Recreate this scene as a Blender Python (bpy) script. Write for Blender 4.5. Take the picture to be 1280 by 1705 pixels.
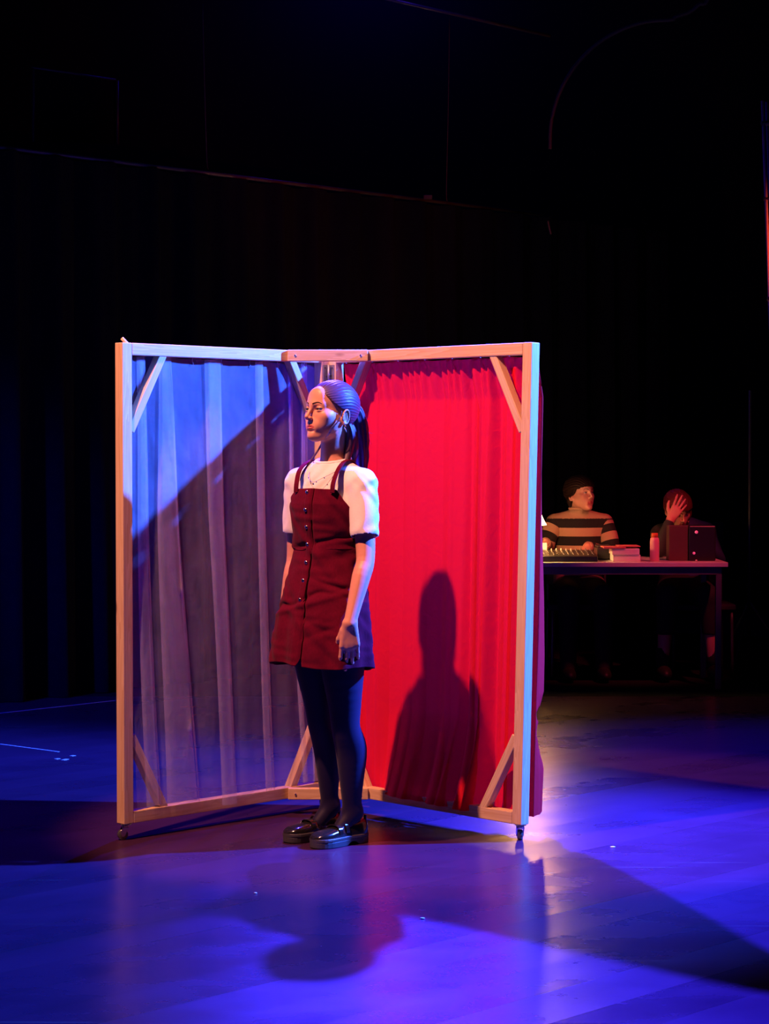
import bpy, math, random
import numpy as np
from mathutils import Matrix, Vector
random.seed(7); RNG = np.random.RandomState(7)
scene = bpy.context.scene
for o in list(bpy.data.objects): bpy.data.objects.remove(o)
COL = scene.collection
R = math.radians
FPX = 3480.0; PITCH = math.atan(101/FPX); CAMZ = 1.44

# ------------------------------------------------------------ camera
cd = bpy.data.cameras.new('camera'); cam = bpy.data.objects.new('camera', cd); COL.objects.link(cam)
cd.sensor_fit = 'HORIZONTAL'; cd.sensor_width = 36; cd.lens = FPX/1280*36; cd.clip_end = 100; cd.clip_start = .05
cam.location = (0, 0, CAMZ); cam.rotation_euler = (math.pi/2-PITCH, 0, 0)
scene.camera = cam
# ------------------------------------------------------------ world, exposure
w = bpy.data.worlds.new('world'); scene.world = w; w.use_nodes = True
w.node_tree.nodes['Background'].inputs[0].default_value = (0.05, 0.05, 1, 1)
w.node_tree.nodes['Background'].inputs[1].default_value = 0.002
scene.view_settings.view_transform = 'Standard'; scene.view_settings.look = 'None'
scene.view_settings.exposure = 0.0; scene.view_settings.gamma = 1; scene.view_settings.use_curve_mapping = False
# ------------------------------------------------------------ lights
def spot(name, loc, tgt, col, watts, cone=40, blend=.4, size=.05):
    l = bpy.data.lights.new(name, 'SPOT'); o = bpy.data.objects.new(name, l); COL.objects.link(o)
    l.color = col; l.energy = watts; l.spot_size = R(cone); l.spot_blend = blend; l.shadow_soft_size = size
    o.location = loc; o.rotation_euler = (Vector(tgt)-Vector(loc)).to_track_quat('-Z', 'Y').to_euler()
    return o
def point(name, loc, col, watts, size=.05):
    l = bpy.data.lights.new(name, 'POINT'); o = bpy.data.objects.new(name, l); COL.objects.link(o)
    l.color = col; l.energy = watts; l.shadow_soft_size = size; o.location = loc
    return o
spot('side_spot_blue', (3.7, 8.07, 3.67), (-.1, 7.7, 1.15), (.032, .125, 1), 11500, 62, .6, .05)
spot('back_spot_blue', (-.2, 10.4, 4.0), (1.75, 6.4, 0), (.040, .026, 1), 13500, 50, .75, .045)
spot('back_fill_blue', (-.2, 10.4, 4.02), (-.2, 7.2, 0), (.05, .0, 1), 600, 105, .6, .045)  # added wide dim fill, puts blue on the sheer curtain from behind
spot('rear_right_spot_blue', (.2, 11.5, 4.4), (1.9, 9.6, 0), (.03, .0, 1), 1100, 44, .9, .1)
spot('back_left_spot_blue', (-3.6, 8.6, 4.4), (-2.2, 10.9, 0), (.0, .01, 1), 900, 54, .8, .1)
spot('front_spot_warm', (-2.06, 5.8, 5.55), (-.1, 7.75, 1.0), (1, .36, .23), 2350, 29, .35, .06)
spot('desk_spot_pink', (2.7, 10.6, 3.6), (1.72, 12.9, .97), (1, .055, .10), 400, 22, .8, .05)
spot('ladder_spot_red', (2.62, 10.2, 2.25), (2.03, 11, 2.48), (1, .06, .02), 130, 38, .9, .03)
point('pipe_fill_blue', (.35, 12.0, 4.4), (.08, .02, 1), 3, .05)  # added bare point light that tints the top pipe blue
point('pipe_fill_warm', (-.72, 12.9, 3.32), (1, .3, .12), .05, .03)  # added bare point light for the warm gleam along the long pipe
point('rear_glow_fill_blue', (-.15, 17.6, 6.1), (.02, .0, 1), 30, .1)  # added unseen light, imitates the blue haze glow high on the back wall

# ------------------------------------------------------------ helpers: pixels of the photograph -> world
def ray(px, py):
    u = (px-640)/FPX; v = (852.5-py)/FPX
    return np.array([u, math.cos(PITCH)+v*math.sin(PITCH), -math.sin(PITCH)+v*math.cos(PITCH)])
def P(px, py, Y):
    d = ray(px, py); return np.array([0, 0, CAMZ])+d*(Y/d[1])
def PF(px, py, z=0.0):
    d = ray(px, py); return np.array([0, 0, CAMZ])+d*((z-CAMZ)/d[2])

# ------------------------------------------------------------ helpers: materials
def nodes(name):
    m = bpy.data.materials.new(name); m.use_nodes = True
    nt = m.node_tree; nt.nodes.clear(); out = nt.nodes.new('ShaderNodeOutputMaterial')
    return m, nt, out
def N(nt, t, **kw):
    n = nt.nodes.new(t)
    for k, v in kw.items():
        if k.startswith('i_'):
            key = k[2:]
            n.inputs[int(key) if key.isdigit() else key.replace('_', ' ')].default_value = v
        else: setattr(n, k, v)
    return n
def L(nt, a, ai, b, bi): nt.links.new(a.outputs[ai], b.inputs[bi])
def pbr(name, col, rough=.6, metal=0, spec=.5, bump=None, var=0, scale=20, sss=0, sheen=0, emit=None, stretch=(1, 1, 1)):
    m, nt, out = nodes(name)
    b = N(nt, 'ShaderNodeBsdfPrincipled'); b.inputs['Base Color'].default_value = (*col, 1)
    b.inputs['Roughness'].default_value = rough; b.inputs['Metallic'].default_value = metal
    b.inputs['Specular IOR Level'].default_value = spec
    if sheen: b.inputs['Sheen Weight'].default_value = sheen
    if sss:
        b.inputs['Subsurface Weight'].default_value = sss; b.inputs['Subsurface Radius'].default_value = (.012, .004, .002); b.inputs['Subsurface Scale'].default_value = 1
    if emit: b.inputs['Emission Color'].default_value = (*emit[:3], 1); b.inputs['Emission Strength'].default_value = emit[3]
    tc = N(nt, 'ShaderNodeTexCoord'); mp = N(nt, 'ShaderNodeMapping'); mp.inputs['Scale'].default_value = stretch
    L(nt, tc, 'Object', mp, 0)
    no = N(nt, 'ShaderNodeTexNoise', i_Scale=scale, i_Detail=5.0); L(nt, mp, 0, no, 'Vector')
    if var:
        mx = N(nt, 'ShaderNodeMix', data_type='RGBA'); mx.inputs[6].default_value = (*[c*(1-var) for c in col], 1); mx.inputs[7].default_value = (*[min(1, c*(1+var)) for c in col], 1)
        L(nt, no, 0, mx, 0); L(nt, mx, 2, b, 'Base Color')
    if bump:
        bp = N(nt, 'ShaderNodeBump', i_Strength=bump[0], i_Distance=bump[1]); L(nt, no, 0, bp, 'Height'); L(nt, bp, 0, b, 'Normal')
    L(nt, b, 0, out, 0)
    return m

def wood_mat():
    m, nt, out = nodes('pine_wood')
    tc = N(nt, 'ShaderNodeTexCoord'); oi = N(nt, 'ShaderNodeObjectInfo')
    ad = N(nt, 'ShaderNodeVectorMath', operation='ADD'); L(nt, tc, 'Object', ad, 0)
    sc = N(nt, 'ShaderNodeVectorMath', operation='SCALE'); L(nt, oi, 'Random', sc, 'Scale'); sc.inputs[0].default_value = (3, 5, 2); L(nt, sc, 0, ad, 1)
    mp = N(nt, 'ShaderNodeMapping'); mp.inputs['Scale'].default_value = (28, 28, 1.3); L(nt, ad, 0, mp, 0)
    n1 = N(nt, 'ShaderNodeTexNoise', i_Scale=1.0, i_Detail=3.0, i_Distortion=.6); L(nt, mp, 0, n1, 'Vector')
    m1 = N(nt, 'ShaderNodeMath', operation='MULTIPLY'); m1.inputs[1].default_value = 9; L(nt, n1, 0, m1, 0)
    fr = N(nt, 'ShaderNodeMath', operation='FRACT'); L(nt, m1, 0, fr, 0)
    cr = N(nt, 'ShaderNodeValToRGB'); cr.color_ramp.elements[0].color = (.74, .56, .36, 1); cr.color_ramp.elements[1].color = (.62, .42, .24, 1); cr.color_ramp.elements[1].position = .9
    L(nt, fr, 0, cr, 0)
    vo = N(nt, 'ShaderNodeTexVoronoi', i_Scale=1.0); mp2 = N(nt, 'ShaderNodeMapping'); mp2.inputs['Scale'].default_value = (9, 9, 3.2); L(nt, ad, 0, mp2, 0); L(nt, mp2, 0, vo, 'Vector')
    kn = N(nt, 'ShaderNodeMapRange'); kn.inputs[1].default_value = .06; kn.inputs[2].default_value = .11; kn.inputs[3].default_value = .8; kn.inputs[4].default_value = 0; L(nt, vo, 'Distance', kn, 0)
    mx = N(nt, 'ShaderNodeMix', data_type='RGBA'); mx.inputs[7].default_value = (.16, .07, .03, 1); L(nt, kn, 0, mx, 0); L(nt, cr, 0, mx, 6)
    b = N(nt, 'ShaderNodeBsdfPrincipled', i_Roughness=.55); L(nt, mx, 2, b, 'Base Color')
    bp = N(nt, 'ShaderNodeBump', i_Strength=.15, i_Distance=.001); L(nt, fr, 0, bp, 'Height'); L(nt, bp, 0, b, 'Normal')
    L(nt, b, 0, out, 0); return m

def floor_mat():
    m, nt, out = nodes('stage_floor')
    tc = N(nt, 'ShaderNodeTexCoord')
    mp = N(nt, 'ShaderNodeMapping'); mp.inputs['Rotation'].default_value = (0, 0, R(45)); L(nt, tc, 'Object', mp, 0)
    sx = N(nt, 'ShaderNodeSeparateXYZ'); L(nt, mp, 0, sx, 0)
    dv = N(nt, 'ShaderNodeMath', operation='DIVIDE'); dv.inputs[1].default_value = .2; L(nt, sx, 0, dv, 0)
    fr = N(nt, 'ShaderNodeMath', operation='FRACT'); L(nt, dv, 0, fr, 0)
    sb = N(nt, 'ShaderNodeMath', operation='SUBTRACT'); sb.inputs[1].default_value = .5; L(nt, fr, 0, sb, 0)
    sq = N(nt, 'ShaderNodeMath', operation='MULTIPLY'); L(nt, sb, 0, sq, 0); L(nt, sb, 0, sq, 1)      # cupped boards
    ab = N(nt, 'ShaderNodeMath', operation='ABSOLUTE'); L(nt, sb, 0, ab, 0)
    gr = N(nt, 'ShaderNodeMapRange'); gr.inputs[1].default_value = .488; gr.inputs[2].default_value = .5; gr.inputs[3].default_value = 0; gr.inputs[4].default_value = 1; L(nt, ab, 0, gr, 0)
    mp9 = N(nt, 'ShaderNodeMapping'); mp9.inputs['Scale'].default_value = (1.0, 1.6, 1); mp9.inputs['Rotation'].default_value = (0, 0, R(-45)); L(nt, tc, 'Object', mp9, 0)
    n1 = N(nt, 'ShaderNodeTexNoise', i_Scale=2.5, i_Detail=7.0, i_Roughness=.6); L(nt, mp9, 0, n1, 'Vector')
    n2 = N(nt, 'ShaderNodeTexNoise', i_Scale=60.0, i_Detail=3.0); L(nt, tc, 'Object', n2, 'Vector')
    # scuffs
    mp3 = N(nt, 'ShaderNodeMapping'); mp3.inputs['Scale'].default_value = (2.2, 9, 1); mp3.inputs['Rotation'].default_value = (0, 0, R(-35)); L(nt, tc, 'Object', mp3, 0)
    n3 = N(nt, 'ShaderNodeTexNoise', i_Scale=5.0, i_Detail=8.0, i_Roughness=.75, i_Distortion=1.5); L(nt, mp3, 0, n3, 'Vector')
    s3 = N(nt, 'ShaderNodeMapRange'); s3.inputs[1].default_value = .66; s3.inputs[2].default_value = .85; L(nt, n3, 0, s3, 0)
    # fine scratches
    mp4 = N(nt, 'ShaderNodeMapping'); mp4.inputs['Scale'].default_value = (.35, 22, 1); mp4.inputs['Rotation'].default_value = (0, 0, R(-42)); L(nt, tc, 'Object', mp4, 0)
    n4 = N(nt, 'ShaderNodeTexNoise', i_Scale=3.0, i_Detail=2.0, i_Distortion=.3); L(nt, mp4, 0, n4, 'Vector')
    s4 = N(nt, 'ShaderNodeMapRange'); s4.inputs[1].default_value = .71; s4.inputs[2].default_value = .76; L(nt, n4, 0, s4, 0)
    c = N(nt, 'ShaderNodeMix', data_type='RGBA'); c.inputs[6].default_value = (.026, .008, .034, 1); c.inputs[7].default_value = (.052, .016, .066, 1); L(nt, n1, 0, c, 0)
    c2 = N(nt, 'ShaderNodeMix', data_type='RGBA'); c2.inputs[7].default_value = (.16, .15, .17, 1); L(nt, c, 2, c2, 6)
    mxs = N(nt, 'ShaderNodeMath', operation='MAXIMUM'); L(nt, s3, 0, mxs, 0); L(nt, s4, 0, mxs, 1)
    ml = N(nt, 'ShaderNodeMath', operation='MULTIPLY'); ml.inputs[1].default_value = .55; L(nt, mxs, 0, ml, 0); L(nt, ml, 0, c2, 0)
    c3 = N(nt, 'ShaderNodeMix', data_type='RGBA'); c3.inputs[7].default_value = (.012, .012, .014, 1); L(nt, c2, 2, c3, 6); 
    g2 = N(nt, 'ShaderNodeMath', operation='MULTIPLY'); g2.inputs[1].default_value = .7; L(nt, gr, 0, g2, 0); L(nt, g2, 0, c3, 0)
    b = N(nt, 'ShaderNodeBsdfPrincipled'); L(nt, c3, 2, b, 'Base Color'); b.inputs['Specular IOR Level'].default_value = .5
    fl = N(nt, 'ShaderNodeMath', operation='FLOOR'); L(nt, dv, 0, fl, 0); wn = N(nt, 'ShaderNodeTexWhiteNoise', noise_dimensions='1D'); L(nt, fl, 0, wn, 'W')
    n1b = N(nt, 'ShaderNodeMix', data_type='FLOAT'); n1b.inputs[0].default_value = .22; L(nt, n1, 0, n1b, 2); L(nt, wn, 0, n1b, 3)
    L(nt, n1b, 0, c, 0)
    rr = N(nt, 'ShaderNodeMapRange'); rr.inputs[1].default_value = .3; rr.inputs[2].default_value = .7; rr.inputs[3].default_value = .25; rr.inputs[4].default_value = .33; L(nt, n1b, 0, rr, 0); L(nt, rr, 0, b, 'Roughness')
    h1 = N(nt, 'ShaderNodeMath', operation='MULTIPLY'); h1.inputs[1].default_value = 3.2; L(nt, sq, 0, h1, 0)
    h2 = N(nt, 'ShaderNodeMath', operation='MULTIPLY_ADD'); h2.inputs[1].default_value = -.12; L(nt, gr, 0, h2, 0); L(nt, h1, 0, h2, 2)
    h3 = N(nt, 'ShaderNodeMath', operation='MULTIPLY_ADD'); h3.inputs[1].default_value = .12; L(nt, n2, 0, h3, 0); L(nt, h2, 0, h3, 2)
    bp = N(nt, 'ShaderNodeBump', i_Strength=1.0, i_Distance=.0009); L(nt, h3, 0, bp, 'Height'); L(nt, bp, 0, b, 'Normal')
    L(nt, b, 0, out, 0); return m

def cloth_mat(name, col, trans=.15, rough=.8, weave=900, alpha=1.0, gloss=0.0, crinkle=0, sheen=0, amp=.0006, patch=0):
    m, nt, out = nodes(name)
    tc = N(nt, 'ShaderNodeTexCoord')
    no = N(nt, 'ShaderNodeTexNoise', i_Scale=float(crinkle or 40), i_Detail=6.0, i_Distortion=.8); L(nt, tc, 'Object', no, 'Vector')
    bp = N(nt, 'ShaderNodeBump', i_Strength=.8, i_Distance=amp*6); L(nt, no, 0, bp, 'Height')
    d = N(nt, 'ShaderNodeBsdfPrincipled', i_Roughness=rough); d.inputs['Base Color'].default_value = (*col, 1); L(nt, bp, 0, d, 'Normal')
    d.inputs['Specular IOR Level'].default_value = .2 + gloss
    if sheen: d.inputs['Sheen Weight'].default_value = sheen; d.inputs['Sheen Tint'].default_value = (*col, 1)
    t = N(nt, 'ShaderNodeBsdfTranslucent'); t.inputs[0].default_value = (*col, 1); L(nt, bp, 0, t, 'Normal')
    mx = N(nt, 'ShaderNodeMixShader'); mx.inputs[0].default_value = trans; L(nt, d, 0, mx, 1); L(nt, t, 0, mx, 2)
    last = mx
    if alpha < 1:
        tr = N(nt, 'ShaderNodeBsdfTransparent'); ma = N(nt, 'ShaderNodeMixShader')
        mr = N(nt, 'ShaderNodeMapRange'); mr.inputs[1].default_value = .35; mr.inputs[2].default_value = .68; mr.inputs[3].default_value = alpha-patch; mr.inputs[4].default_value = alpha+patch
        n5 = N(nt, 'ShaderNodeTexNoise', i_Scale=7.0, i_Detail=8.0, i_Roughness=.7, i_Distortion=1.2); mp = N(nt, 'ShaderNodeMapping'); mp.inputs['Scale'].default_value = (1.5, 1.5, .6)
        L(nt, tc, 'Object', mp, 0); L(nt, mp, 0, n5, 'Vector'); L(nt, n5, 0, mr, 0); L(nt, mr, 0, ma, 0)
        L(nt, tr, 0, ma, 1); L(nt, mx, 0, ma, 2); last = ma
    L(nt, last, 0, out, 0); return m

M = {}
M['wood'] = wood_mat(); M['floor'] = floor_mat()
M['black_drape'] = pbr('black_drape', (.012, .012, .016), .95, spec=.1, bump=(.4, .01), scale=30)
M['wall'] = pbr('black_wall', (.010, .010, .013), .9, spec=.1, bump=(.3, .004), scale=8)
M['rear_floor'] = pbr('rear_floor', (.010, .010, .012), .85, spec=.15, bump=(.3, .002), scale=80)
M['steel'] = pbr('galvanised_steel', (.34, .34, .36), .5, .8, var=.15, scale=60)
M['chrome'] = pbr('chrome', (.7, .7, .72), .15, 1, var=.05)
M['pipe'] = pbr('dark_pipe', (.13, .13, .13), .4, .4, var=.3, scale=9)
M['dull_cable'] = pbr('dull_cable', (.05, .05, .055), .7, var=.2)
M['cable'] = pbr('cable', (.07, .07, .07), .6, var=.2)
M['rubber'] = pbr('black_rubber', (.02, .02, .02), .5, var=.2)
M['castor'] = pbr('castor_wheel', (.16, .16, .17), .25, .6, var=.1)
M['plastic'] = pbr('black_plastic', (.015, .015, .016), .35, var=.2, scale=40)
M['red'] = cloth_mat('red_cotton', (.70, .003, .014), .12, .8, gloss=.0, crinkle=26, sheen=.15, amp=.0005)
M['sheer'] = cloth_mat('sheer_organza', (.76, .76, .90), .22, .45, alpha=.20, gloss=.3, crinkle=24, amp=.0005, patch=.05)
M['skin'] = pbr('skin', (.66, .32, .23), .45, bump=(.15, .0006), var=.06, scale=90, sss=.15)
M['lip'] = pbr('lip', (.50, .10, .10), .35, var=.08, scale=200)
M['brow'] = pbr('eyebrow_hair', (.05, .022, .015), .7, var=.3, scale=400)
M['eye'] = pbr('eye_white', (.55, .5, .5), .15, var=.03)
M['iris'] = pbr('iris', (.03, .018, .012), .1, var=.2)
M['hair'] = pbr('brown_hair', (.07, .028, .065), .45, spec=.35, bump=(.3, .001), var=.35, scale=60, stretch=(1, .2, 1))
M['tee'] = pbr('white_tshirt', (.82, .81, .80), .85, bump=(.35, .0012), scale=130, var=.02, sheen=.1)
M['cord'] = pbr('burgundy_corduroy', (.105, .0015, .019), .95, spec=.08, bump=(.7, .0015), scale=150, var=.25, sheen=.03, stretch=(1, 1, .5))
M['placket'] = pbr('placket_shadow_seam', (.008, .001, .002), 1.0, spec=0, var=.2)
M['tights'] = pbr('black_tights', (.007, .004, .035), .6, spec=.2, bump=(.3, .0006), scale=300, var=.1, sheen=.08)
M['patent'] = pbr('black_patent_leather', (.012, .011, .012), .16, spec=.9, bump=(.15, .0008), var=.1, scale=50)
M['sole'] = pbr('black_rubber_sole', (.05, .05, .055), .45, bump=(.3, .0008), var=.1, scale=120)
M['gold'] = pbr('gold', (.85, .6, .25), .2, 1, var=.05)
M['button'] = pbr('button_metal', (.75, .6, .55), .2, 1, var=.05)
M['tape'] = pbr('blue_tape', (.55, .55, .6), .4, var=.1)

# ------------------------------------------------------------ helpers: objects
def setp(o, label=None, cat=None, group=None, kind=None):
    if label: o['label'] = label
    if cat: o['category'] = cat
    if group: o['group'] = group
    if kind: o['kind'] = kind
    return o
def thing(name, loc, label, cat, group=None, rz=0):
    o = bpy.data.objects.new(name, None); COL.objects.link(o); o.location = loc; o.rotation_euler = (0, 0, rz); o.empty_display_size = .1
    return setp(o, label, cat, group)
def origin_of(parent):
    v = Vector((0, 0, 0)); p = parent
    while p: v = v+p.location; p = p.parent
    return v
def mk(name, V, F, mat, parent=None, smooth=True, origin=None, mats=None, mi=None, label=None):
    """mesh from world coordinates (parents here are translated only)"""
    V = np.asarray(V, float)
    base = np.array(origin_of(parent)) if parent else np.zeros(3)
    if origin is None: origin = base if parent else np.array([V[:, 0].mean(), V[:, 1].mean(), V[:, 2].min()])
    me = bpy.data.meshes.new(name); me.from_pydata((V-np.asarray(origin)).tolist(), [], [list(map(int, f)) for f in F]); me.update()
    for mm in (mats or [mat]): me.materials.append(mm)
    if mi is not None: me.polygons.foreach_set('material_index', np.asarray(mi, np.int32))
    me.polygons.foreach_set('use_smooth', [smooth]*len(me.polygons))
    o = bpy.data.objects.new(name, me); COL.objects.link(o); o.location = np.asarray(origin)-base; o.parent = parent
    if label: o['label'] = label
    return o
def solid(o, t, off=0):
    m = o.modifiers.new('s', 'SOLIDIFY'); m.thickness = t; m.offset = off; return o
def bevel(o, w=.002, seg=2):
    m = o.modifiers.new('b', 'BEVEL'); m.width = w; m.segments = seg; m.limit_method = 'ANGLE'; return o
def boxv(x0, x1, y0, y1, z0, z1):
    V = [(x, y, z) for z in (z0, z1) for y in (y0, y1) for x in (x0, x1)]
    return V, [(0, 2, 3, 1), (4, 5, 7, 6), (0, 1, 5, 4), (2, 6, 7, 3), (0, 4, 6, 2), (1, 3, 7, 5)]
def merge(parts):
    V = []; F = []; n = 0
    for v, f in parts:
        V += [tuple(p) for p in v]; F += [tuple(i+n for i in q) for q in f]; n += len(v)
    return V, F
def frame_from(d, up=(0, 0, 1)):
    d = np.asarray(d, float); d = d/np.linalg.norm(d); up = np.asarray(up, float)
    if abs(d@up) > .98: up = np.array([0, 1, 0]) if abs(d[1]) < .9 else np.array([1, 0, 0])
    x = np.cross(up, d); x /= np.linalg.norm(x); y = np.cross(d, x); return x, y, d
def tubev(path, rad, n=16, up=(0, 0, 1), flat=1.0, cap=True):
    """swept tube; rad scalar or list; flat squashes the second axis (towards 'up')"""
    path = np.asarray(path, float); m = len(path); rad = np.ones(m)*rad if np.isscalar(rad) else np.asarray(rad, float)
    V = []; F = []
    for i in range(m):
        d = path[min(i+1, m-1)]-path[max(i-1, 0)]
        x, y, _ = frame_from(d, up)
        for k in range(n):
            a = 2*math.pi*k/n; V.append(path[i]+rad[i]*(x*math.cos(a)+y*math.sin(a)*flat))
    for i in range(m-1):
        for k in range(n):
            F.append((i*n+k, i*n+(k+1) % n, (i+1)*n+(k+1) % n, (i+1)*n+k))
    if cap:
        F.append(tuple(range(n))[::-1]); F.append(tuple((m-1)*n+k for k in range(n)))
    return V, F
def lathe(prof, c, n=24):
    V = []; F = []
    for r, z in prof:
        for k in range(n):
            a = 2*math.pi*k/n; V.append((c[0]+r*math.cos(a), c[1]+r*math.sin(a), c[2]+z))
    m = len(prof)
    for i in range(m-1):
        for k in range(n): F.append((i*n+k, i*n+(k+1) % n, (i+1)*n+(k+1) % n, (i+1)*n+k))
    F.append(tuple(range(n))[::-1]); F.append(tuple((m-1)*n+k for k in range(n)))
    return V, F
def spherev(c, r, nu=20, nv=12, Rm=None):
    r = np.ones(3)*r if np.isscalar(r) else np.asarray(r); V = []; F = []
    for j in range(nv+1):
        t = math.pi*j/nv
        for i in range(nu):
            a = 2*math.pi*i/nu; p = r*np.array([math.sin(t)*math.cos(a), math.sin(t)*math.sin(a), math.cos(t)])
            if Rm is not None: p = Rm@p
            V.append(np.asarray(c)+p)
    for j in range(nv):
        for i in range(nu): F.append((j*nu+i, (j+1)*nu+i, (j+1)*nu+(i+1) % nu, j*nu+(i+1) % nu))
    return V, F
def smoothpath(pts, k=8):
    pts = np.asarray(pts, float); out = []
    for i in range(len(pts)-1):
        p0 = pts[max(i-1, 0)]; p1 = pts[i]; p2 = pts[i+1]; p3 = pts[min(i+2, len(pts)-1)]
        for t in np.linspace(0, 1, k, endpoint=False):
            out.append(.5*((2*p1)+(-p0+p2)*t+(2*p0-5*p1+4*p2-p3)*t*t+(-p0+3*p1-3*p2+p3)*t**3))
    out.append(pts[-1]); return np.array(out)
def beam(name, p0, p1, wx, wy, xdir, parent, mat, ext=0, bev=.003, label=None, cut=None):
    """bar whose own Z runs p0->p1 (so wood grain follows it)"""
    p0 = np.asarray(p0, float); p1 = np.asarray(p1, float); d = p1-p0; Ln = np.linalg.norm(d); d /= Ln
    x = np.asarray(xdir, float); x = x-d*(x@d); x /= np.linalg.norm(x); y = np.cross(d, x)
    V, F = boxv(-wx/2, wx/2, -wy/2, wy/2, -ext, Ln+ext)
    me = bpy.data.meshes.new(name); me.from_pydata([tuple(v) for v in V], [], F); me.materials.append(mat)
    o = bpy.data.objects.new(name, me); COL.objects.link(o)
    base = np.array(origin_of(parent)) if parent else np.zeros(3)
    Mx = Matrix([[x[0], y[0], d[0], p0[0]-base[0]], [x[1], y[1], d[1], p0[1]-base[1]], [x[2], y[2], d[2], p0[2]-base[2]], [0, 0, 0, 1]])
    o.parent = parent; o.matrix_basis = Mx; bevel(o, bev)
    if label: o['label'] = label
    return o

# ------------------------------------------------------------ helpers: implicit surfaces for bodies
class Grid:
    def __init__(s, lo, hi, h):
        s.lo = np.array(lo, float); s.h = h; s.n = np.ceil((np.array(hi)-s.lo)/h).astype(int)+1
        s.F = np.full(tuple(s.n), .2, np.float32)
    def add(s, prim, k=.01, carve=False):
        f, lo, hi = prim; mg = k+s.h*4
        a = np.clip(np.floor((lo-mg-s.lo)/s.h).astype(int), 0, s.n); b = np.clip(np.ceil((hi+mg-s.lo)/s.h).astype(int)+1, 0, s.n)
        if (b <= a).any(): return
        ax = [s.lo[i]+s.h*np.arange(a[i], b[i]) for i in range(3)]
        X, Y, Z = np.meshgrid(*ax, indexing='ij')
        d = f(np.stack([X, Y, Z], -1)).astype(np.float32)
        sub = s.F[a[0]:b[0], a[1]:b[1], a[2]:b[2]]
        if carve: d = -d; hh = np.maximum(k-np.abs(sub-d), 0)/k; r = np.maximum(sub, d)+hh*hh*k*.25
        else: hh = np.maximum(k-np.abs(sub-d), 0)/k; r = np.minimum(sub, d)-hh*hh*k*.25
        s.F[a[0]:b[0], a[1]:b[1], a[2]:b[2]] = r
    def mesh(s):
        F = s.F; I = F < 0
        c = I[:-1, :-1, :-1].astype(np.uint8)
        for dx in (0, 1):
            for dy in (0, 1):
                for dz in (0, 1):
                    if dx+dy+dz: c = c+I[dx:dx+c.shape[0], dy:dy+c.shape[1], dz:dz+c.shape[2]]
        act = (c > 0) & (c < 8); ids = np.argwhere(act)
        mp = np.full(act.shape, -1, np.int32); mp[act] = np.arange(len(ids))
        offs = np.array([(x, y, z) for x in (0, 1) for y in (0, 1) for z in (0, 1)])
        vals = np.stack([F[tuple((ids+o).T)] for o in offs], 1)
        acc = np.zeros((len(ids), 3)); cnt = np.zeros(len(ids))
        for i in range(8):
            for j in range(i+1, 8):
                if np.abs(offs[i]-offs[j]).sum() == 1:
                    a = vals[:, i]; b = vals[:, j]; mk_ = (a < 0) != (b < 0)
                    t = np.where(mk_, a/np.where(mk_, a-b, 1), 0)
                    acc += mk_[:, None]*(offs[i]+t[:, None]*(offs[j]-offs[i])); cnt += mk_
        V = s.lo+s.h*(ids+acc/cnt[:, None])
        faces = []
        for ax in range(3):
            o1, o2 = [(1, 2), (2, 0), (0, 1)][ax]
            A = I.take(range(0, I.shape[ax]-1), ax); B = I.take(range(1, I.shape[ax]), ax)
            e = np.argwhere(A != B); ok = (e[:, o1] > 0) & (e[:, o2] > 0) & (e[:, o1] < s.n[o1]-1) & (e[:, o2] < s.n[o2]-1); e = e[ok]
            u = np.zeros(3, int); u[o1] = 1; v = np.zeros(3, int); v[o2] = 1
            q = np.stack([mp[tuple((e-u-v).T)], mp[tuple((e-v).T)], mp[tuple(e.T)], mp[tuple((e-u).T)]], 1)
            ins = I[tuple(e.T)]
            q[~ins] = q[~ins][:, ::-1]; faces.append(q)
        return V, np.concatenate(faces)
def front_y(Gd, fr, x, z):
    y = np.linspace(-.13, -.03, 200); Q = fr.o+fr.sc*(np.stack([np.full(200, x), y, np.full(200, z)], 1)@fr.M.T)
    I = np.round((Q-Gd.lo)/Gd.h).astype(int); I = np.clip(I, 0, np.array(Gd.F.shape)-1); v = Gd.F[I[:, 0], I[:, 1], I[:, 2]]
    k = np.argmax(v < 0); return y[k] if v[k] < 0 else -.085
class Fr:
    def __init__(s, o=(0, 0, 0), rz=0, rx=0, ry=0, sc=1.0):
        s.o = np.array(o, float); s.sc = sc
        s.M = np.array(Matrix.Rotation(rz, 3, 'Z') @ Matrix.Rotation(ry, 3, 'Y') @ Matrix.Rotation(rx, 3, 'X'))
    def p(s, q): return s.o+s.sc*(s.M@np.asarray(q, float))
    def d(s, q): return s.M@np.asarray(q, float)
    def inv(s, P_): return (P_-s.o)@s.M/s.sc
ID = Fr()
def ell(c, r, fr=ID, sub=None):
    c = np.asarray(c, float); r = np.asarray(r, float)*np.ones(3)
    Ms = sub if sub is not None else np.eye(3)
    def f(Pn):
        q = (fr.inv(Pn)-c)@Ms; k0 = np.linalg.norm(q/r, axis=-1); k1 = np.linalg.norm(q/(r*r), axis=-1)
        return fr.sc*k0*(k0-1)/np.maximum(k1, 1e-6)
    w_ = fr.p(c); e = fr.sc*r.max(); return f, w_-e, w_+e
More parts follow.
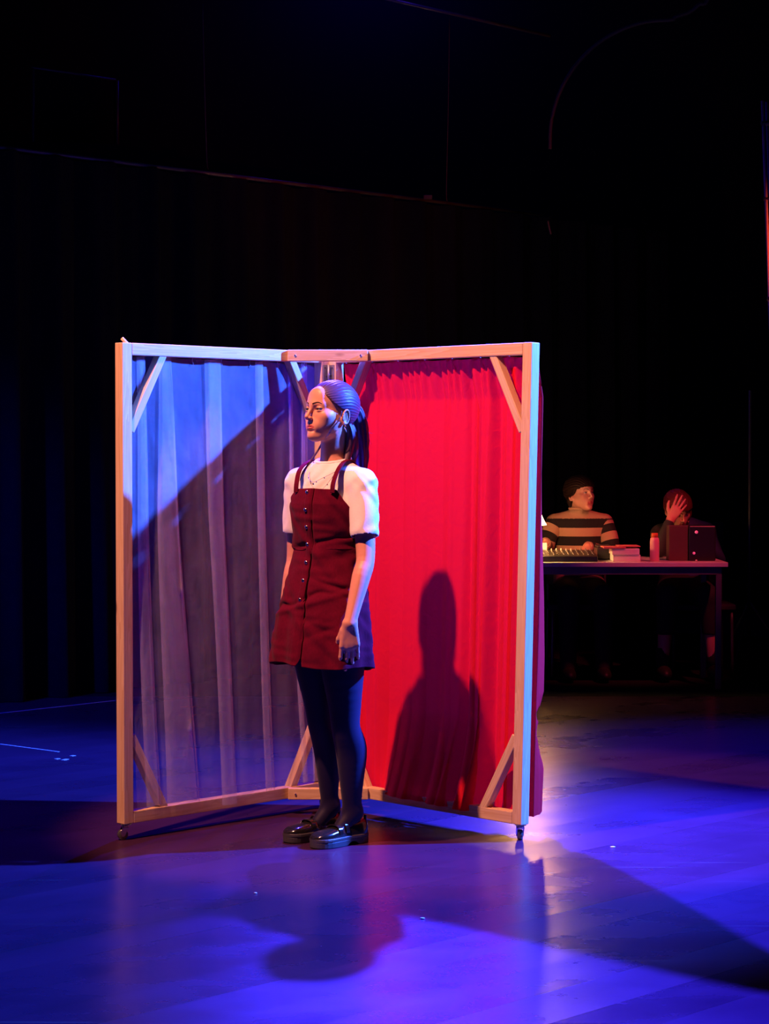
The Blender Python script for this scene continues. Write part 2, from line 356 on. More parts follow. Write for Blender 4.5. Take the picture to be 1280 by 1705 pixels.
def cone(a, b, ra, rb, n=None, fl=1.0, fr=ID):
    A = fr.p(a); B = fr.p(b); ra *= fr.sc; rb *= fr.sc; ab = B-A; L2 = ab@ab
    nn = None if n is None else fr.d(n)/np.linalg.norm(n)
    def f(Pn):
        q = Pn-A; t = np.clip(q@ab/L2, 0, 1); q = q-t[..., None]*ab
        if nn is not None: q = q+((q@nn)*(1/fl-1))[..., None]*nn
        return np.linalg.norm(q, axis=-1)-(ra+(rb-ra)*t)
    m = max(ra, rb)*max(1, 1/fl if fl > 1 else 1)*max(1, fl)
    return f, np.minimum(A, B)-m, np.maximum(A, B)+m
def chain(pts, rad, sub=4):
    """one limb: a smooth polyline with interpolated radii, no bulges at the joints"""
    pts = smoothpath(pts, sub); rr = smoothpath(np.array([[r, 0, 0] for r in rad]), sub)[:, 0]
    seg = [cone(pts[i], pts[i+1], rr[i], rr[i+1]) for i in range(len(pts)-1)]
    def f(Pn):
        d = seg[0][0](Pn)
        for q in seg[1:]: d = np.minimum(d, q[0](Pn))
        return d
    return f, np.min([q[1] for q in seg], 0), np.max([q[2] for q in seg], 0)
def head_prims(G, fr, male=False, ear=True):
    A = G.add
    A(ell((0, .017, .034), (.073, .098, .080), fr), .01)
    A(ell((0, -.026, -.028), (.056, .057, .070), fr), .02)
    A(ell((0, -.053, -.091), (.023 if not male else .030, .028, .022), fr), .022)
    for s in (-1, 1):
        A(cone((s*.052, .006, -.040), (s*.040, -.010, -.070), .014, .013, fr=fr), .022)
        A(cone((s*.040, -.010, -.070), (s*.013, -.058, -.097), .013, .012, fr=fr), .022)
        A(ell((s*.047, -.012, -.036), (.017, .032, .036), fr), .02)
        A(ell((s*.040, -.052, -.022), (.021, .020, .019), fr), .025)
        A(ell((s*.028, -.050, -.055), (.018, .022, .022), fr), .022)
        A(cone((s*.010, -.079, .017), (s*.038, -.064, .019), .0085, .0080, fr=fr), .022)
    A(ell((0, -.066, .045), (.038, .016, .034), fr), .018)
    for s in (-1, 1): A(ell((s*.0305, -.094, .000), (.0185, .0155, .0115), fr), .012, carve=True)
    A(cone((0, -.082, .012), (0, -.0995, -.022), .0055, .0066, fr=fr), .010)
    A(ell((0, -.1035, -.0300), (.0078, .0090, .0078), fr), .008)
    for s in (-1, 1):
        A(ell((s*.0095, -.0945, -.0340), (.0058, .0085, .0062), fr), .005)
        A(ell((s*.0048, -.0985, -.0410), (.0026, .0045, .0030), fr), .002, carve=True)
    A(ell((0, -.074, -.062), (.028, .0120, .022), fr), .018)
    for s in (-1, 1):
        A(cone((0, -.0868, -.0600), (s*.0225, -.0760, -.0655), .0036, .0018, fr=fr), .005)
        A(cone((0, -.0858, -.0700), (s*.0200, -.0760, -.0668), .0044, .0020, fr=fr), .005)
        A(cone((0, -.0905, -.0648), (s*.0205, -.0790, -.0660), .0018, .0010, fr=fr), .002, carve=True)
    A(ell((0, -.083, -.080), (.016, .005, .003), fr), .008, carve=True)
    A(ell((0, -.074, -.098), (.016, .013, .012), fr), .014)
    # lids: a shell over each eyeball, opened by an almond cut
    for s in (-1, 1):
        A(ell((s*.0305, -.0690, 0), .0139, fr), .004)
        A(cone((s*.0180, -.0830, -.0015), (s*.0430, -.0775, .0008), .0042, .0036, n=(0, 1, 0), fl=2.4, fr=fr), .0015, carve=True)
    FM = fr.M
    if ear:
        fr = Fr(fr.p((0, .002, -.010)), 0, sc=fr.sc); fr.M = FM
        for s in (-1, 1):
            A(ell((s*.0735, .014, -.010), (.0050, .014, .022), fr), .008)
            rim = [(s*(.0775+.0035*math.sin(max(t, 0))), .014+.0150*math.cos(t), -.008+.0250*math.sin(t)) for t in np.linspace(-1.5, 3.5, 14)]
            for i in range(13): A(cone(rim[i], rim[i+1], .0030, .0030, fr=fr), .003)
            A(ell((s*.0765, .009, -.031), (.0038, .0060, .0075), fr), .005)
            A(cone((s*.0775, .019, -.015), (s*.0780, .015, .006), .0022, .0022, fr=fr), .003)
            A(cone((s*.0760, .002, -.004), (s*.0760, .002, -.012), .0032, .0032, fr=fr), .003)
            A(ell((s*.0830, .010, -.009), (.0055, .006, .010), fr), .003, carve=True)

def hand_prims(G, wrist, dn, wd, pal, curl=(.25, .25, .3, .35), spread=.04, thumb=(.55, .25), sc=1.0, wr=.0245):
    """dn: towards fingers, wd: index -> little finger, pal: palm side"""
    w0 = np.asarray(wrist, float); dn = np.asarray(dn, float); dn /= np.linalg.norm(dn)
    wd = np.asarray(wd, float); wd = wd-dn*(wd@dn); wd /= np.linalg.norm(wd)
    pal = np.asarray(pal, float); pal = pal-dn*(pal@dn)-wd*(pal@wd); pal /= np.linalg.norm(pal)
    A = G.add; S = sc
    kn = []
    for i, (o, l) in enumerate(((-.0285, .082), (-.0095, .086), (.0095, .082), (.0275, .075))):
        k_ = w0+wd*o*S+dn*l*S; kn.append(k_)
        A(cone(w0+wd*o*.5*S, k_, .0125*S, .0098*S), .012)
    A(cone(w0+dn*.03*S+pal*.004*S, w0+dn*.07*S+pal*.003*S, .027*S, .031*S, n=pal, fl=.42), .010)
    A(cone(w0+dn*.02*S-wd*.018*S+pal*.008*S, w0+dn*.05*S-wd*.024*S+pal*.008*S, .013*S, .012*S), .010)
    seg = ((.040, .025, .020), (.044, .028, .021), (.041, .026, .021), (.032, .020, .018))
    for i in range(4):
        p = kn[i]; a = curl[i]; sp = (i-1.5)*spread
        for j, sl in enumerate(seg[i]):
            ang = a*(1+.9*j)
            d = dn*math.cos(ang)+pal*math.sin(ang)+wd*sp; d /= np.linalg.norm(d)
            q = p+d*sl*S; r0 = (.0083, .0076, .0070)[j]*S*(.9 if i == 3 else 1); r1 = (.0077, .0070, .0060)[j]*S*(.9 if i == 3 else 1)
            A(cone(p, q, r0, r1), .003); p = q
    # thumb leaves the side of the palm near its base
    p = w0+dn*.028*S-wd*.024*S+pal*.006*S; t1, t2 = thumb
    for j, (sl, r0, r1) in enumerate(((.036, .013, .0105), (.030, .0098, .0088), (.024, .0088, .0068))):
        ang = t1*(1-.35*j)
        d = dn*math.cos(ang)-wd*math.sin(ang)+pal*(t2+.12*j); d /= np.linalg.norm(d); q = p+d*sl*S
        A(cone(p, q, r0*S, r1*S), .006); p = q

# ============================================================ THE SETTING
FX0, FX1, FY0, FY1, HH = -6.5, 6.5, -2.5, 18.5, 6.6
YS = 12.25      # rear edge of the shiny stage floor
def plane(name, pts, mat): 
    V = np.array(pts, float); o = mk(name, V, [tuple(range(len(V)))], mat, smooth=False, origin=V[0]*0); setp(o, kind='structure'); return o
def slab(name, b, mat):
    V, F = boxv(*b); o = mk(name, V, F, mat, smooth=False, origin=(0, 0, 0)); setp(o, kind='structure'); return o
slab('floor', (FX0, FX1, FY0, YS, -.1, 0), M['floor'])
slab('floor_rear', (FX0, FX1, YS, FY1, -.1, -.0005), M['rear_floor'])
slab('wall_back', (FX0, FX1, FY1, FY1+.1, -.1, HH), M['wall'])
slab('wall_left', (FX0-.1, FX0, FY0, FY1, -.1, HH), M['wall'])
slab('wall_right', (FX1, FX1+.1, FY0, FY1, -.1, HH), M['wall'])
slab('wall_front', (FX0, FX1, FY0-.1, FY0, -.1, HH), M['wall'])
slab('ceiling', (FX0, FX1, FY0, FY1, HH, HH+.1), M['wall'])

# ============================================================ FOLDING SCREEN
A0 = np.array([-.962, 7.72]); C1 = np.array([-.252, 8.43]); C2 = np.array([-.196, 8.43])
Bt = np.array([.540, 7.705]); Bb = np.array([.503, 7.705])
ZB, ZT, T = .060, 1.840, .045
TL = (C1-A0)/np.linalg.norm(C1-A0); NLn = np.array([TL[1], -TL[0]])          # inner normal of left wing (towards +x -y)
TR = (C2-Bt)/np.linalg.norm(C2-Bt); NRn = np.array([TR[1], -TR[0]]); NRn = -NRn if NRn@np.array([-1, -1]) < 0 else NRn
def v3(p, z): return np.array([p[0], p[1], z])
def Bz(z): return Bb+(Bt-Bb)*(z-ZB)/(ZT-ZB)
screen = thing('folding_screen', (-.2, 8.1, 0), 'tall two-winged pine frame on castors standing open around the woman, curtains hung inside it', 'folding screen')
nl3 = (NLn[0], NLn[1], 0); nr3 = (NRn[0], NRn[1], 0)
W = M['wood']
beam('post', v3(A0, ZB), v3(A0, ZT), T, T, nl3, screen, W)
beam('post', v3(C1, ZB), v3(C1, ZT), T, T, nl3, screen, W)
beam('post', v3(C2, ZB), v3(C2, ZT), T, T, nr3, screen, W)
beam('post', v3(Bb, ZB), v3(Bt, ZT), T, T, nr3, screen, W)
h2 = T/2; g = T/2+.0005
for z in (ZT-h2, ZB+h2):
    beam('rail', v3(A0+TL*g, z), v3(C1-TL*g, z), T, T, nl3, screen, W)
    b_ = Bz(z); beam('rail', v3(b_+TR*g, z), v3(C2-TR*g, z), T, T, nr3, screen, W)
def brace(post, tdir, nrm, top):
    z1 = (ZT-T) if top else (ZB+T); sg = -1 if top else 1
    p = post(z1+sg*.27)+tdir*(h2+.004); q = post(z1)+tdir*(h2+.150)
    d = np.array([*(q-p), -sg*.27]); 
    beam('corner_brace', v3(p, z1+sg*.27), v3(q, z1), T*.82, .032, (nrm[0], nrm[1], 0), screen, W, ext=.012)
for top in (True, False):
    brace(lambda z: A0, TL, NLn, top); brace(lambda z: C1, -TL, NLn, top)
    brace(Bz, TR, NRn, top); brace(lambda z: C2, -TR, NRn, top)
# cross pieces that tie the two wings near the hinge
sL = .205; pL = C1-TL*sL+NLn*(h2+.016); pR = C2-TR*(sL+.0)+NRn*(h2+.016)
for z in (ZT-h2, ZB+h2):
    o = beam('cross_piece', v3(pL, z)+np.array([0, 0, 0]), v3(pR, z), .032, T, (0, -1, 0), screen, W, ext=.012)
    for t in (.06, .94):
        pp = pL+(pR-pL)*t; V, F = lathe([(.0, 0), (.004, 0), (.004, .003), (.002, .004)], (0, 0, 0), 12)
        V = [(pp[0]+x, pp[1]-.0165-zz, z+y) for x, y, zz in V]
        mk('screw', V, F, M['chrome'], screen)
# hinge plates
for z in (1.742, .26):
    for c, t, nn, s in ((C1, TL, NLn, 1), (C2, TR, NRn, 1)):
        q = c+nn*(h2+.002); V, F = boxv(-.016, .016, -.002, .002, -.045, .045)
        tt = t; V = [tuple(v3(q+tt*x+nn*y, z+zz)) for x, y, zz in V]
        hp = mk('hinge_plate', V, F, M['steel'], screen, smooth=False)
        for dx, dz in ((-.008, .033), (.008, .033), (0, 0), (-.008, -.033), (.008, -.033)):
            cc = v3(q+tt*dx+nn*.003, z+dz); V, F = spherev(cc, .003, 8, 6); mk('screw', V, F, M['rubber'], hp)
    mid = (C1+C2)/2+np.array([0, -.028]); V, F = tubev([v3(mid, z-.046), v3(mid, z+.046)], .005, 10); mk('hinge_pin', V, F, M['steel'], screen)
# stub of dowel over the left post
V, F = tubev([v3(A0, ZT-.01)+np.array([.02, 0, 0]), v3(A0, ZT+.017)+np.array([-.006, -.0, 0])], .007, 10); mk('dowel', V, F, W, screen)
def caster(p, ang):
    x, y = p; rt = np.array(Matrix.Rotation(ang, 3, 'Z')); w3 = lambda q: (rt@np.array(q))+np.array([x, y, 0])
    V, F = boxv(-.019, .019, -.019, .019, .0565, .0600); pl = mk('caster_plate', [w3(v) for v in V], F, M['steel'], screen, smooth=False)
    V, F = lathe([(.012, .046), (.014, .048), (.014, .056), (.010, .0565)], (0, 0, 0), 18); mk('swivel', [w3(v) for v in V], F, M['chrome'], pl)
    parts = []
    for s in (-1, 1):
        pr = [(-.012, .048), (.012, .048), (.020, .026), (.014, .012), (.005, .014)]
        V = [(a, s*.0115, b) for a, b in pr]+[(a, s*.0135, b) for a, b in pr]; n = len(pr)
        F = [tuple(range(n)), tuple(range(n, 2*n))[::-1]]+[(i, (i+1) % n, n+(i+1) % n, n+i) for i in range(n)]
        parts.append((V, F))
    parts.append(boxv(-.012, .012, -.0135, .0135, .044, .048))
    V, F = merge(parts); mk('fork', [w3(v) for v in V], F, M['chrome'], pl, smooth=False)
    V = []; F = []; n = 24; prof = [(-.0095, .004), (-.0095, .016), (-.007, .0195), (.007, .0195), (.0095, .016), (.0095, .004)]
    for yy, r in prof:
        for k in range(n): a = 2*math.pi*k/n; V.append((.010+r*math.cos(a), yy, .0195+r*math.sin(a)))
    for i in range(len(prof)-1):
        for k in range(n): F.append((i*n+k, i*n+(k+1) % n, (i+1)*n+(k+1) % n, (i+1)*n+k))
    F.append(tuple(range(n))); F.append(tuple((len(prof)-1)*n+k for k in range(n)))
    mk('wheel', [w3(v) for v in V], F, M['castor'], pl)
caster(A0, R(200)); caster(Bb, R(95)); caster(C1, R(30)); caster(C2, R(120))

# ------------------------------------------------------------ curtains
def u_on_wing(px, py, A, tdir):
    """distance along a wing's plane from A where the pixel's ray meets it"""
    d = ray(px, py); n = np.array([tdir[1], -tdir[0]]); k = (A@n)/(d[:2]@n); return (d[:2]*k-A)@tdir
def sheet(name, ufun, ofun, zs, A, tdir, nrm, nu, mat, parent=None, **kw):
    """cloth: for each height z a list of (u, offset) points"""
    V = []; F = []
    for z in zs:
        us, os_, zz = ufun(z)
        for u, o, q in zip(us, os_, zz):
            a = A(z) if callable(A) else A
            p = a+tdir*u+nrm*o; V.append((p[0], p[1], q))
    n = len(us)
    for i in range(len(zs)-1):
        for j in range(n-1): F.append((i*n+j, i*n+j+1, (i+1)*n+j+1, (i+1)*n+j))
    return mk(name, V, F, mat, parent, **kw)
LU = np.linalg.norm(C1-A0)
# sheer curtain: flat runs with folds laid back on themselves
foldpx = [((230, 243), (232, 256)), ((266, 285), (266, 320)), ((343, 369), (360, 383)), ((428, 440), (432, 446)), ((480, 486), (492, 500)), ((503, 512), (510, 520))]
FU = [(u_on_wing(a[0], 610, A0, TL), u_on_wing(a[1], 610, A0, TL), u_on_wing(b[0], 1330, A0, TL), u_on_wing(b[1], 1330, A0, TL)) for a, b in foldpx]
ztop, zbot = 1.796, .108
def sheer_row(z):
    t = (ztop-z)/(ztop-zbot); us = []; os_ = []
    base = -.016+.050*max(0, (t-.35)/.65)**1.2       # behind the braces on top, in front of them below
    cur = .027
    tt = t**.85
    for i, (a0, a1, b0, b1) in enumerate(FU):
        wob = .004*math.sin(7*t+i*1.7)
        a = a0+(b0-a0)*tt+wob; b = a1+(b1-a1)*tt+wob*.6
        a = max(a, .029); b = min(b, LU-.030)
        seg = np.linspace(cur, b, 9); sgo = base+.0040*np.sin(seg*26+2*t+i)+.0016*np.sin(seg*70+i*2)
        us += list(seg); os_ += list(sgo)
        us += list(np.linspace(b, a, 5)[1:]); os_ += list(np.linspace(sgo[-1]+.004, base+.007, 4))
        us += list(np.linspace(a, b, 5)[1:]); os_ += list(np.linspace(base+.012, base+.010, 4))
        cur = b
    seg = np.linspace(cur, LU-.028, 6); us += list(seg); os_ += list(base+.004*np.sin(seg*60))
    us = np.array(us); os_ = np.array(os_)
    sag = .005*np.abs(np.sin(us*math.pi/.118))*(1-t)**6
    hem = .010*np.sin(us*9)*t**6
    low = np.where((us > FU[2][2]-.01) & (us < FU[2][3]+.01), -.022*t**8, 0)
    return us, os_, z-sag+hem+low
sh = sheet('sheer_curtain', sheer_row, None, list(np.linspace(ztop, zbot, 90)), A0, TL, NLn, 0, M['sheer'])
setp(sh, 'pale see-through curtain with straight folds hanging in the left wing of the pine frame', 'curtain')
# red curtain: outside the right wing, scalloped between hooks, running out past the front post
RU = np.linalg.norm(C2-Bt)
edge_y = [600, 740, 800, 850, 900, 1000, 1100, 1160, 1183, 1191, 1199, 1210, 1222, 1290, 1340, 1378]
edge_x = [884, 896, 899, 901, 903, 906, 907, 906, 899, 886, 889, 897, 891, 906, 904, 903]
zs_red = np.concatenate([np.linspace(1.796, 1.60, 24)[:-1], np.linspace(1.60, .55, 60)[:-1], np.linspace(.55, .40, 26)[:-1], np.linspace(.40, .082, 26)])
def red_row(z):
    py = 751+(CAMZ-z)*452
    ex = np.interp(py, edge_y, edge_x)
    t = (1.796-z)/(1.796-.082)
    # u measured from the hinge side towards the front post
    u = np.concatenate([np.linspace(.03, .62, 150), np.linspace(.62, RU+.02, 140)[1:]])
    amp = np.interp(u, [0, .15, .5, .66, .74, 1.0], [.014, .020, .014, .020, .034, .030])
    ph = u*34+.9*np.sin(u*9)+.5*np.sin(t*2.3)
    fold = amp*(.55*np.sin(ph)+.45*np.abs(np.sin(u*44+1.1+.3*t))-.2)
    fold += .006*np.sin(u*95+3*t)*np.interp(u, [0, .6, .7, 1.1], [.3, .3, 1, 1])
    fold *= np.interp(u, [.88, .98], [1, .15]); fold *= np.interp(t, [0, .03, .09, .5, 1], [.12, .35, .8, 1, 1.15])
    off = np.interp(t, [0, .03, .09, 1], [-.016, -.026, -.050, -.052])+fold
    mid = np.interp(u, [0, .22, .32, .76, .82, 1.2], [0, 0, 1, 1, 0, 0])*max(0, (t-.80)/.2)**1.5
    off = off+mid*.088
    # puckered gathers near the top
    gath = np.interp(t, [0, .02, .05, .12], [.2, .7, .8, 0]); off = off+.008*gath*np.sin(u*150+np.sin(u*31)*2)
    hook = np.abs(np.sin((u-.03)*math.pi/.145))
    sag = .007*hook**.8*max(0, 1-t/.05)**.8
    zz = z-sag
    zz = zz+np.interp(u, [0, .3, .8, .85, 1.1], [.015, .010, -.0, -.0, 0])*t**4
    # free end that flies out beyond the post
    d = ray(ex, py); 
    outp = Bz(z)-NRn*.080; 
    outp = outp+np.array([0, .065]); X = (ex-640)/FPX*outp[1]; dx = X-outp[0]
    ue = RU+.02; n_end = 26
    e = np.linspace(0, 1, n_end)[1:]
    up = list(u); op = list(off); zp = list(zz)
    # end in (u,off): move mainly along +x
    tx = np.array([1., .12]); pe = Bz(z)-TR*.02+NRn*off[-1]
    tgt = np.array([X, outp[1]])
    for k in e:
        wv = .008*math.sin(k*9+z*5)*(1-k)
        p = pe+(tgt-pe)*k; p = p+NRn*wv
        up.append(('w', p)); op.append(0); zp.append(zz[-1]+.004*math.sin(k*8+z*70)*k)
    return up, op, zp
V = []; F = []; n = None
for z in zs_red:
    up, op, zp = red_row(z)
    Bc = Bz(z); tr = (Bc-C2)/np.linalg.norm(Bc-C2); s = np.linalg.norm(Bc-C2)/RU
    for u, o, q in zip(up, op, zp):
        p = u[1] if isinstance(u, tuple) else C2+tr*u*s+NRn*o
        V.append((p[0], p[1], q))
    n = len(up)
for i in range(len(zs_red)-1):
    for j in range(n-1): F.append((i*n+j, i*n+j+1, (i+1)*n+j+1, (i+1)*n+j))
rc = mk('red_curtain', V, F, M['red']); setp(rc, 'bright red cotton curtain with frayed edge hanging in the right wing', 'curtain')
# hooks hold both curtains under the top rails
for k in range(7):
    u = .03+.145*k
    for c, t, nn, off, zt, mat in ((C2, -TR, NRn, -.040, 1.787, 'steel'), (A0, TL, NLn, -.014, 1.79, 'steel')):
        if u > .93: continue
        p = c+t*(u+(.02 if c is A0 else 0)); pts = [v3(p+nn*off*.4, zt+.012), v3(p+nn*off*.8, zt+.006), v3(p+nn*off, zt-.006), v3(p+nn*(off+.006), zt-.018), v3(p+nn*off*.8, zt-.022)]
        V, F = tubev(smoothpath(pts, 4), .0013, 6); mk('curtain_hook', V, F, M[mat], screen)

# ============================================================ THE WOMAN
RX, RY = -.203, 7.665; SP = 453.
def J(px, py, dy=0): return np.array([(px-548)/SP, dy, CAMZ-(py-751)/SP])
AT = R(36); AH = R(48)
woman = thing('person', (RX, RY, 0), 'woman in burgundy pinafore dress, white t-shirt and black tights standing by the pine screen', 'person')
WO = np.array([RX, RY, 0])
FT = Fr((0, 0, 0), -AT); FH = Fr((.0, .01, 1.585), -AH, rx=R(-6))
G = Grid((-.30, -.32, .56), (.30, .27, 1.46), .0023)
NECK = [(cone((0, .030, 1.50), (0, .022, 1.37), .048, .046, fr=FT), .022), (cone((-.02, .028, 1.372), (-.135, .012, 1.325), .035, .040, fr=FT), .03), (cone((.02, .028, 1.372), (.135, .012, 1.325), .035, .040, fr=FT), .03)]
GH = Grid((-.15, -.15, 1.396), (.17, .17, 1.72), .0014)
head_prims(GH, FH)
for p_, k in NECK: GH.add(p_, k); G.add(p_, k)
Vh, Fh = GH.mesh()
# torso
G.add(ell((0, .01, 1.24), (.128, .085, .16), FT), .04)
for s in (-1, 1): G.add(ell((s*.060, -.055, 1.235), (.052, .045, .052), FT), .03)
G.add(ell((0, 0, 1.08), (.108, .078, .12), FT), .04)
G.add(ell((0, -.012, .915), (.150, .100, .115), FT), .05)
# arms
shN, elN, wrN = J(604, 803, -.085), J(609, 926, -.150), J(584, 1029, -.222)
shF, elF, wrF = J(497, 803, .085), J(490, 930, .11), J(471, 1035, .085)
for sh_, el_, wr_ in ((shN, elN, wrN), (shF, elF, wrF)):
    d_ = wr_-el_; bk = np.array([0, .012, 0])
    G.add(chain([sh_, sh_+(el_-sh_)*.5+bk, el_+bk*.6, el_+d_*.28, el_+d_*.72, wr_], [.044, .040, .0335, .0335, .0262, .0228]), .02)
vdir = np.array([1, 0, 0.])
hand_prims(G, wrN, (-.01, .04, -1), (1, .10, 0), (-.12, 1, 0), curl=(.16, .22, .27, .33), spread=.05, thumb=(.38, .45))
hand_prims(G, wrF, (-.02, -.03, -1), (-.62, .78, 0), (.78, .5, 0), curl=(.2, .25, .3, .35), spread=.05, thumb=(.4, .3))
# legs
kN, kF = J(575, 1195, -.07), J(532, 1195, .045); aN, aF = J(587, 1352, -.012), J(549, 1350, .095)
hN, hF = J(571, 1030, -.045), J(520, 1035, .045)
legs = []
for h_, k_, a_, s in ((hN, kN, aN, 1.0), (hF, kF, aF, .93)):
    o_ = np.array([.010, .012, 0])
    pts = [h_, h_+(k_-h_)*.45-o_*.4, h_+(k_-h_)*.85, k_+(a_-k_)*.08, k_+(a_-k_)*.32+o_*1.3, k_+(a_-k_)*.62+o_*.6, k_+(a_-k_)*.86, a_]
    legs += [(chain(pts, [r*s for r in (.088, .078, .058, .0505, .0555, .0440, .0345, .0335)]), .02), (cone(a_, a_+np.array([-.045, -.035, -.055]), .033*s, .026*s), .02)]
GL = Grid((-.26, -.26, .0), (.26, .26, 1.05), .007)
for p_, k in legs: GL.add(p_, k)
GL.add(ell((0, -.012, .915), (.150, .100, .115), FT), .05)
Vl, Fl = GL.mesh(); Fl = Fl[Vl[Fl][:, :, 2].max(1) < .90]
V, F = G.mesh(); F = F[V[F][:, :, 2].max(1) < 1.400]
F = F[V[F][:, :, 2].min(1) > .60]; F = np.concatenate([F, Fh+len(V), Fl+len(V)+len(Vh)]); V = np.concatenate([V, Vh, Vl]); fc = V[F].mean(1); lc = FH.inv(fc)
lx_ = np.abs(lc[:, 0]); lipm = (lc[:, 1] < -.070) & (lx_ < .0225) & (lc[:, 2] > -.0752+.0085*(lx_/.0225)**2) & (lc[:, 2] < -.0548-.0107*(lx_/.0225)**1.6-.0012*np.exp(-(lx_/.003)**2))
mi = lipm.astype(int)
body = mk('body', V+WO, F, None, woman, mats=[M['skin'], M['lip']], mi=mi, label='bare face, neck, arms and hands')
sm = body.modifiers.new('sm', 'SMOOTH'); sm.factor = .5; sm.iterations = 2
# tights
G2 = Grid((-.25, -.25, .04), (.25, .25, .95), .004)
for (f, lo, hi), k in legs: G2.add((lambda P_, f=f: f(P_)-.0022, lo-.003, hi+.003), k)
G2.add(ell((0, -.012, .915), (.152, .102, .10), FT), .05)
V, F = G2.mesh(); tg = mk('tights', V+WO, F, M['tights'], woman); q = tg.modifiers.new('sm', 'SMOOTH'); q.factor = .5; q.iterations = 5

def eyes(FHx, root_o, parent, look=(0, 0), grid=None):
    for s in (-1, 1):
        c = FHx.p((s*.0305, -.0690, 0)); V, F = spherev(c+root_o, .0122*FHx.sc, 20, 14); e = mk('eye', V, F, M['eye'], parent, label='eye white')
        dd = FHx.d((math.sin(look[0]), -math.cos(look[0]), math.sin(look[1]))); dd /= np.linalg.norm(dd)
        x, y, z = frame_from(dd); Rm = np.stack([x, y, z], 1)
        V, F = spherev(c+root_o+dd*.0078*FHx.sc, np.array([.0060, .0060, .0049])*FHx.sc, 16, 10, Rm); mk('iris', V, F, M['iris'], e)
        # lashes
        pts = [FHx.p((s*(.0305+dx), -.0690-math.sqrt(max(.0148**2-dx*dx-.0042**2, 1e-6))+(.001 if abs(dx) > .01 else 0), .0042*(1-(dx/.0150)**2*.85))) for dx in (-.0125, -.007, 0, .007, .0132)]
        V, F = tubev(smoothpath(pts, 4)+root_o, [.0008]+[.0012]*15+[.0009], 6); mk('eyelashes', V, F, M['brow'], parent)
        pts = [FHx.p((s*x_, front_y(grid, FHx, s*x_, z_), z_)) for x_, z_ in ((.011, .0185), (.020, .0225), (.032, .0250), (.044, .0200))]
        V, F = tubev(smoothpath(pts, 5)+root_o, np.interp(np.linspace(0, 1, 16), [0, .3, 1], [.0022, .0027, .0009])*FHx.sc, 8); mk('eyebrow', V, F, M['brow'], parent)
eyes(FH, WO, woman, look=(0, 0), grid=GH)

def hair_cap(FHx, root_o, parent, zl, yl, bulk=.009, groove=.0005, mat='hair', c0=(0, .022, .028), r0=(.076, .098, .084), freq=46, pole=(.0, .02), nu=300, nv=170, jag=0):
    V = []; t = np.linspace(.001, math.pi*.999, nv); a = np.linspace(0, 2*math.pi, nu, endpoint=False)
    T_, A_ = np.meshgrid(t, a, indexing='ij'); D = np.stack([np.sin(T_)*np.cos(A_), np.sin(T_)*np.sin(A_), np.cos(T_)], -1)
    p = np.array(c0)+D*np.array(r0)
    yh = np.interp(p[..., 2], zl, yl); jg = jag*(np.sin(p[..., 0]*400)+.6*np.sin(p[..., 0]*973+1)) if jag else 0
    m_ = np.clip((p[..., 1]-yh+jg)/.016+.1, 0, 1); m_ = m_*m_*(3-2*m_)
    ang = np.arctan2(p[..., 0], p[..., 2]-pole[1])
    gv = groove*(np.sin(ang*freq+3*np.sin(p[..., 1]*40))+.7*np.sin(ang*freq*2.3+1.3)+.5*np.sin(ang*9))
    th = -.012+m_*(.012+bulk)+gv*m_
    q = np.array(c0)+D*(np.array(r0)+th[..., None])
    V = FHx.o+FHx.sc*(q.reshape(-1, 3)@FHx.M.T)+root_o; F = []
    for i in range(nv-1):
        for j in range(nu): F.append((i*nu+j, (i+1)*nu+j, (i+1)*nu+(j+1) % nu, i*nu+(j+1) % nu))
    return mk('hair', V, F, M[mat], parent)
hair = hair_cap(FH, WO, woman, [-.12, -.08, -.05, -.02, .0, .012, .03, .045, .060, .072, .085, .12], [.075, .070, .052, .034, .012, -.020, -.050, -.062, -.072, -.082, -.12, -.2], bulk=.007)
def lock(pts, rr, fr, n=14, gro=.12, flat=1, name='hair_lock', parent=None, root_o=WO, mat='hair', wav=0):
    path = smoothpath([fr.p(p) for p in pts], 8); m_ = len(path); rad = np.interp(np.linspace(0, 1, m_), np.linspace(0, 1, len(rr)), rr)
    V, F = tubev(path, rad, n, up=fr.d((1, 0, 0)), flat=flat); V = np.array(V)
    for i in range(m_):
        c = path[i]; ring = V[i*n:(i+1)*n]; k = np.arange(n)
        s = 1+gro*np.sin(k*2.4*math.pi*2*3/n+.25*i)+gro*.6*np.cos(k*1.9+i*.1)
        V[i*n:(i+1)*n] = c+(ring-c)*s[:, None]
    return mk(name, V+root_o, F, M[mat], parent)
lock([(0, .108, .030), (.002, .134, .020), (.004, .152, -.03), (.006, .160, -.09), (.004, .168, -.15), (.0, .176, -.205), (-.002, .178, -.235)], [.016, .021, .028, .031, .029, .021, .006], FH, n=40, parent=hair, name='ponytail', flat=.8)
V, F = tubev([FH.p((.018*math.cos(t), .116+.004*math.sin(t*2), .026+.018*math.sin(t))) for t in np.linspace(0, 6.283, 20)]+0*WO, .0042, 8, cap=False); mk('hair_tie', np.array(V)+WO, F, M['rubber'], hair)
lock([(.055, .050, -.040), (.060, .062, -.085), (.056, .060, -.135), (.070, .040, -.185), (.078, .020, -.205)], [.010, .016, .016, .010, .003], FH, n=20, parent=hair)
lock([(.030, .080, -.040), (.036, .092, -.090), (.034, .100, -.14), (.04, .10, -.19)], [.012, .020, .018, .006], FH, n=20, parent=hair)
lock([(-.050, .045, -.040), (-.060, .030, -.11), (-.070, -.005, -.175), (-.075, -.04, -.225), (-.07, -.055, -.26)], [.005, .004, .0035, .002, .001], FH, n=12, parent=hair)
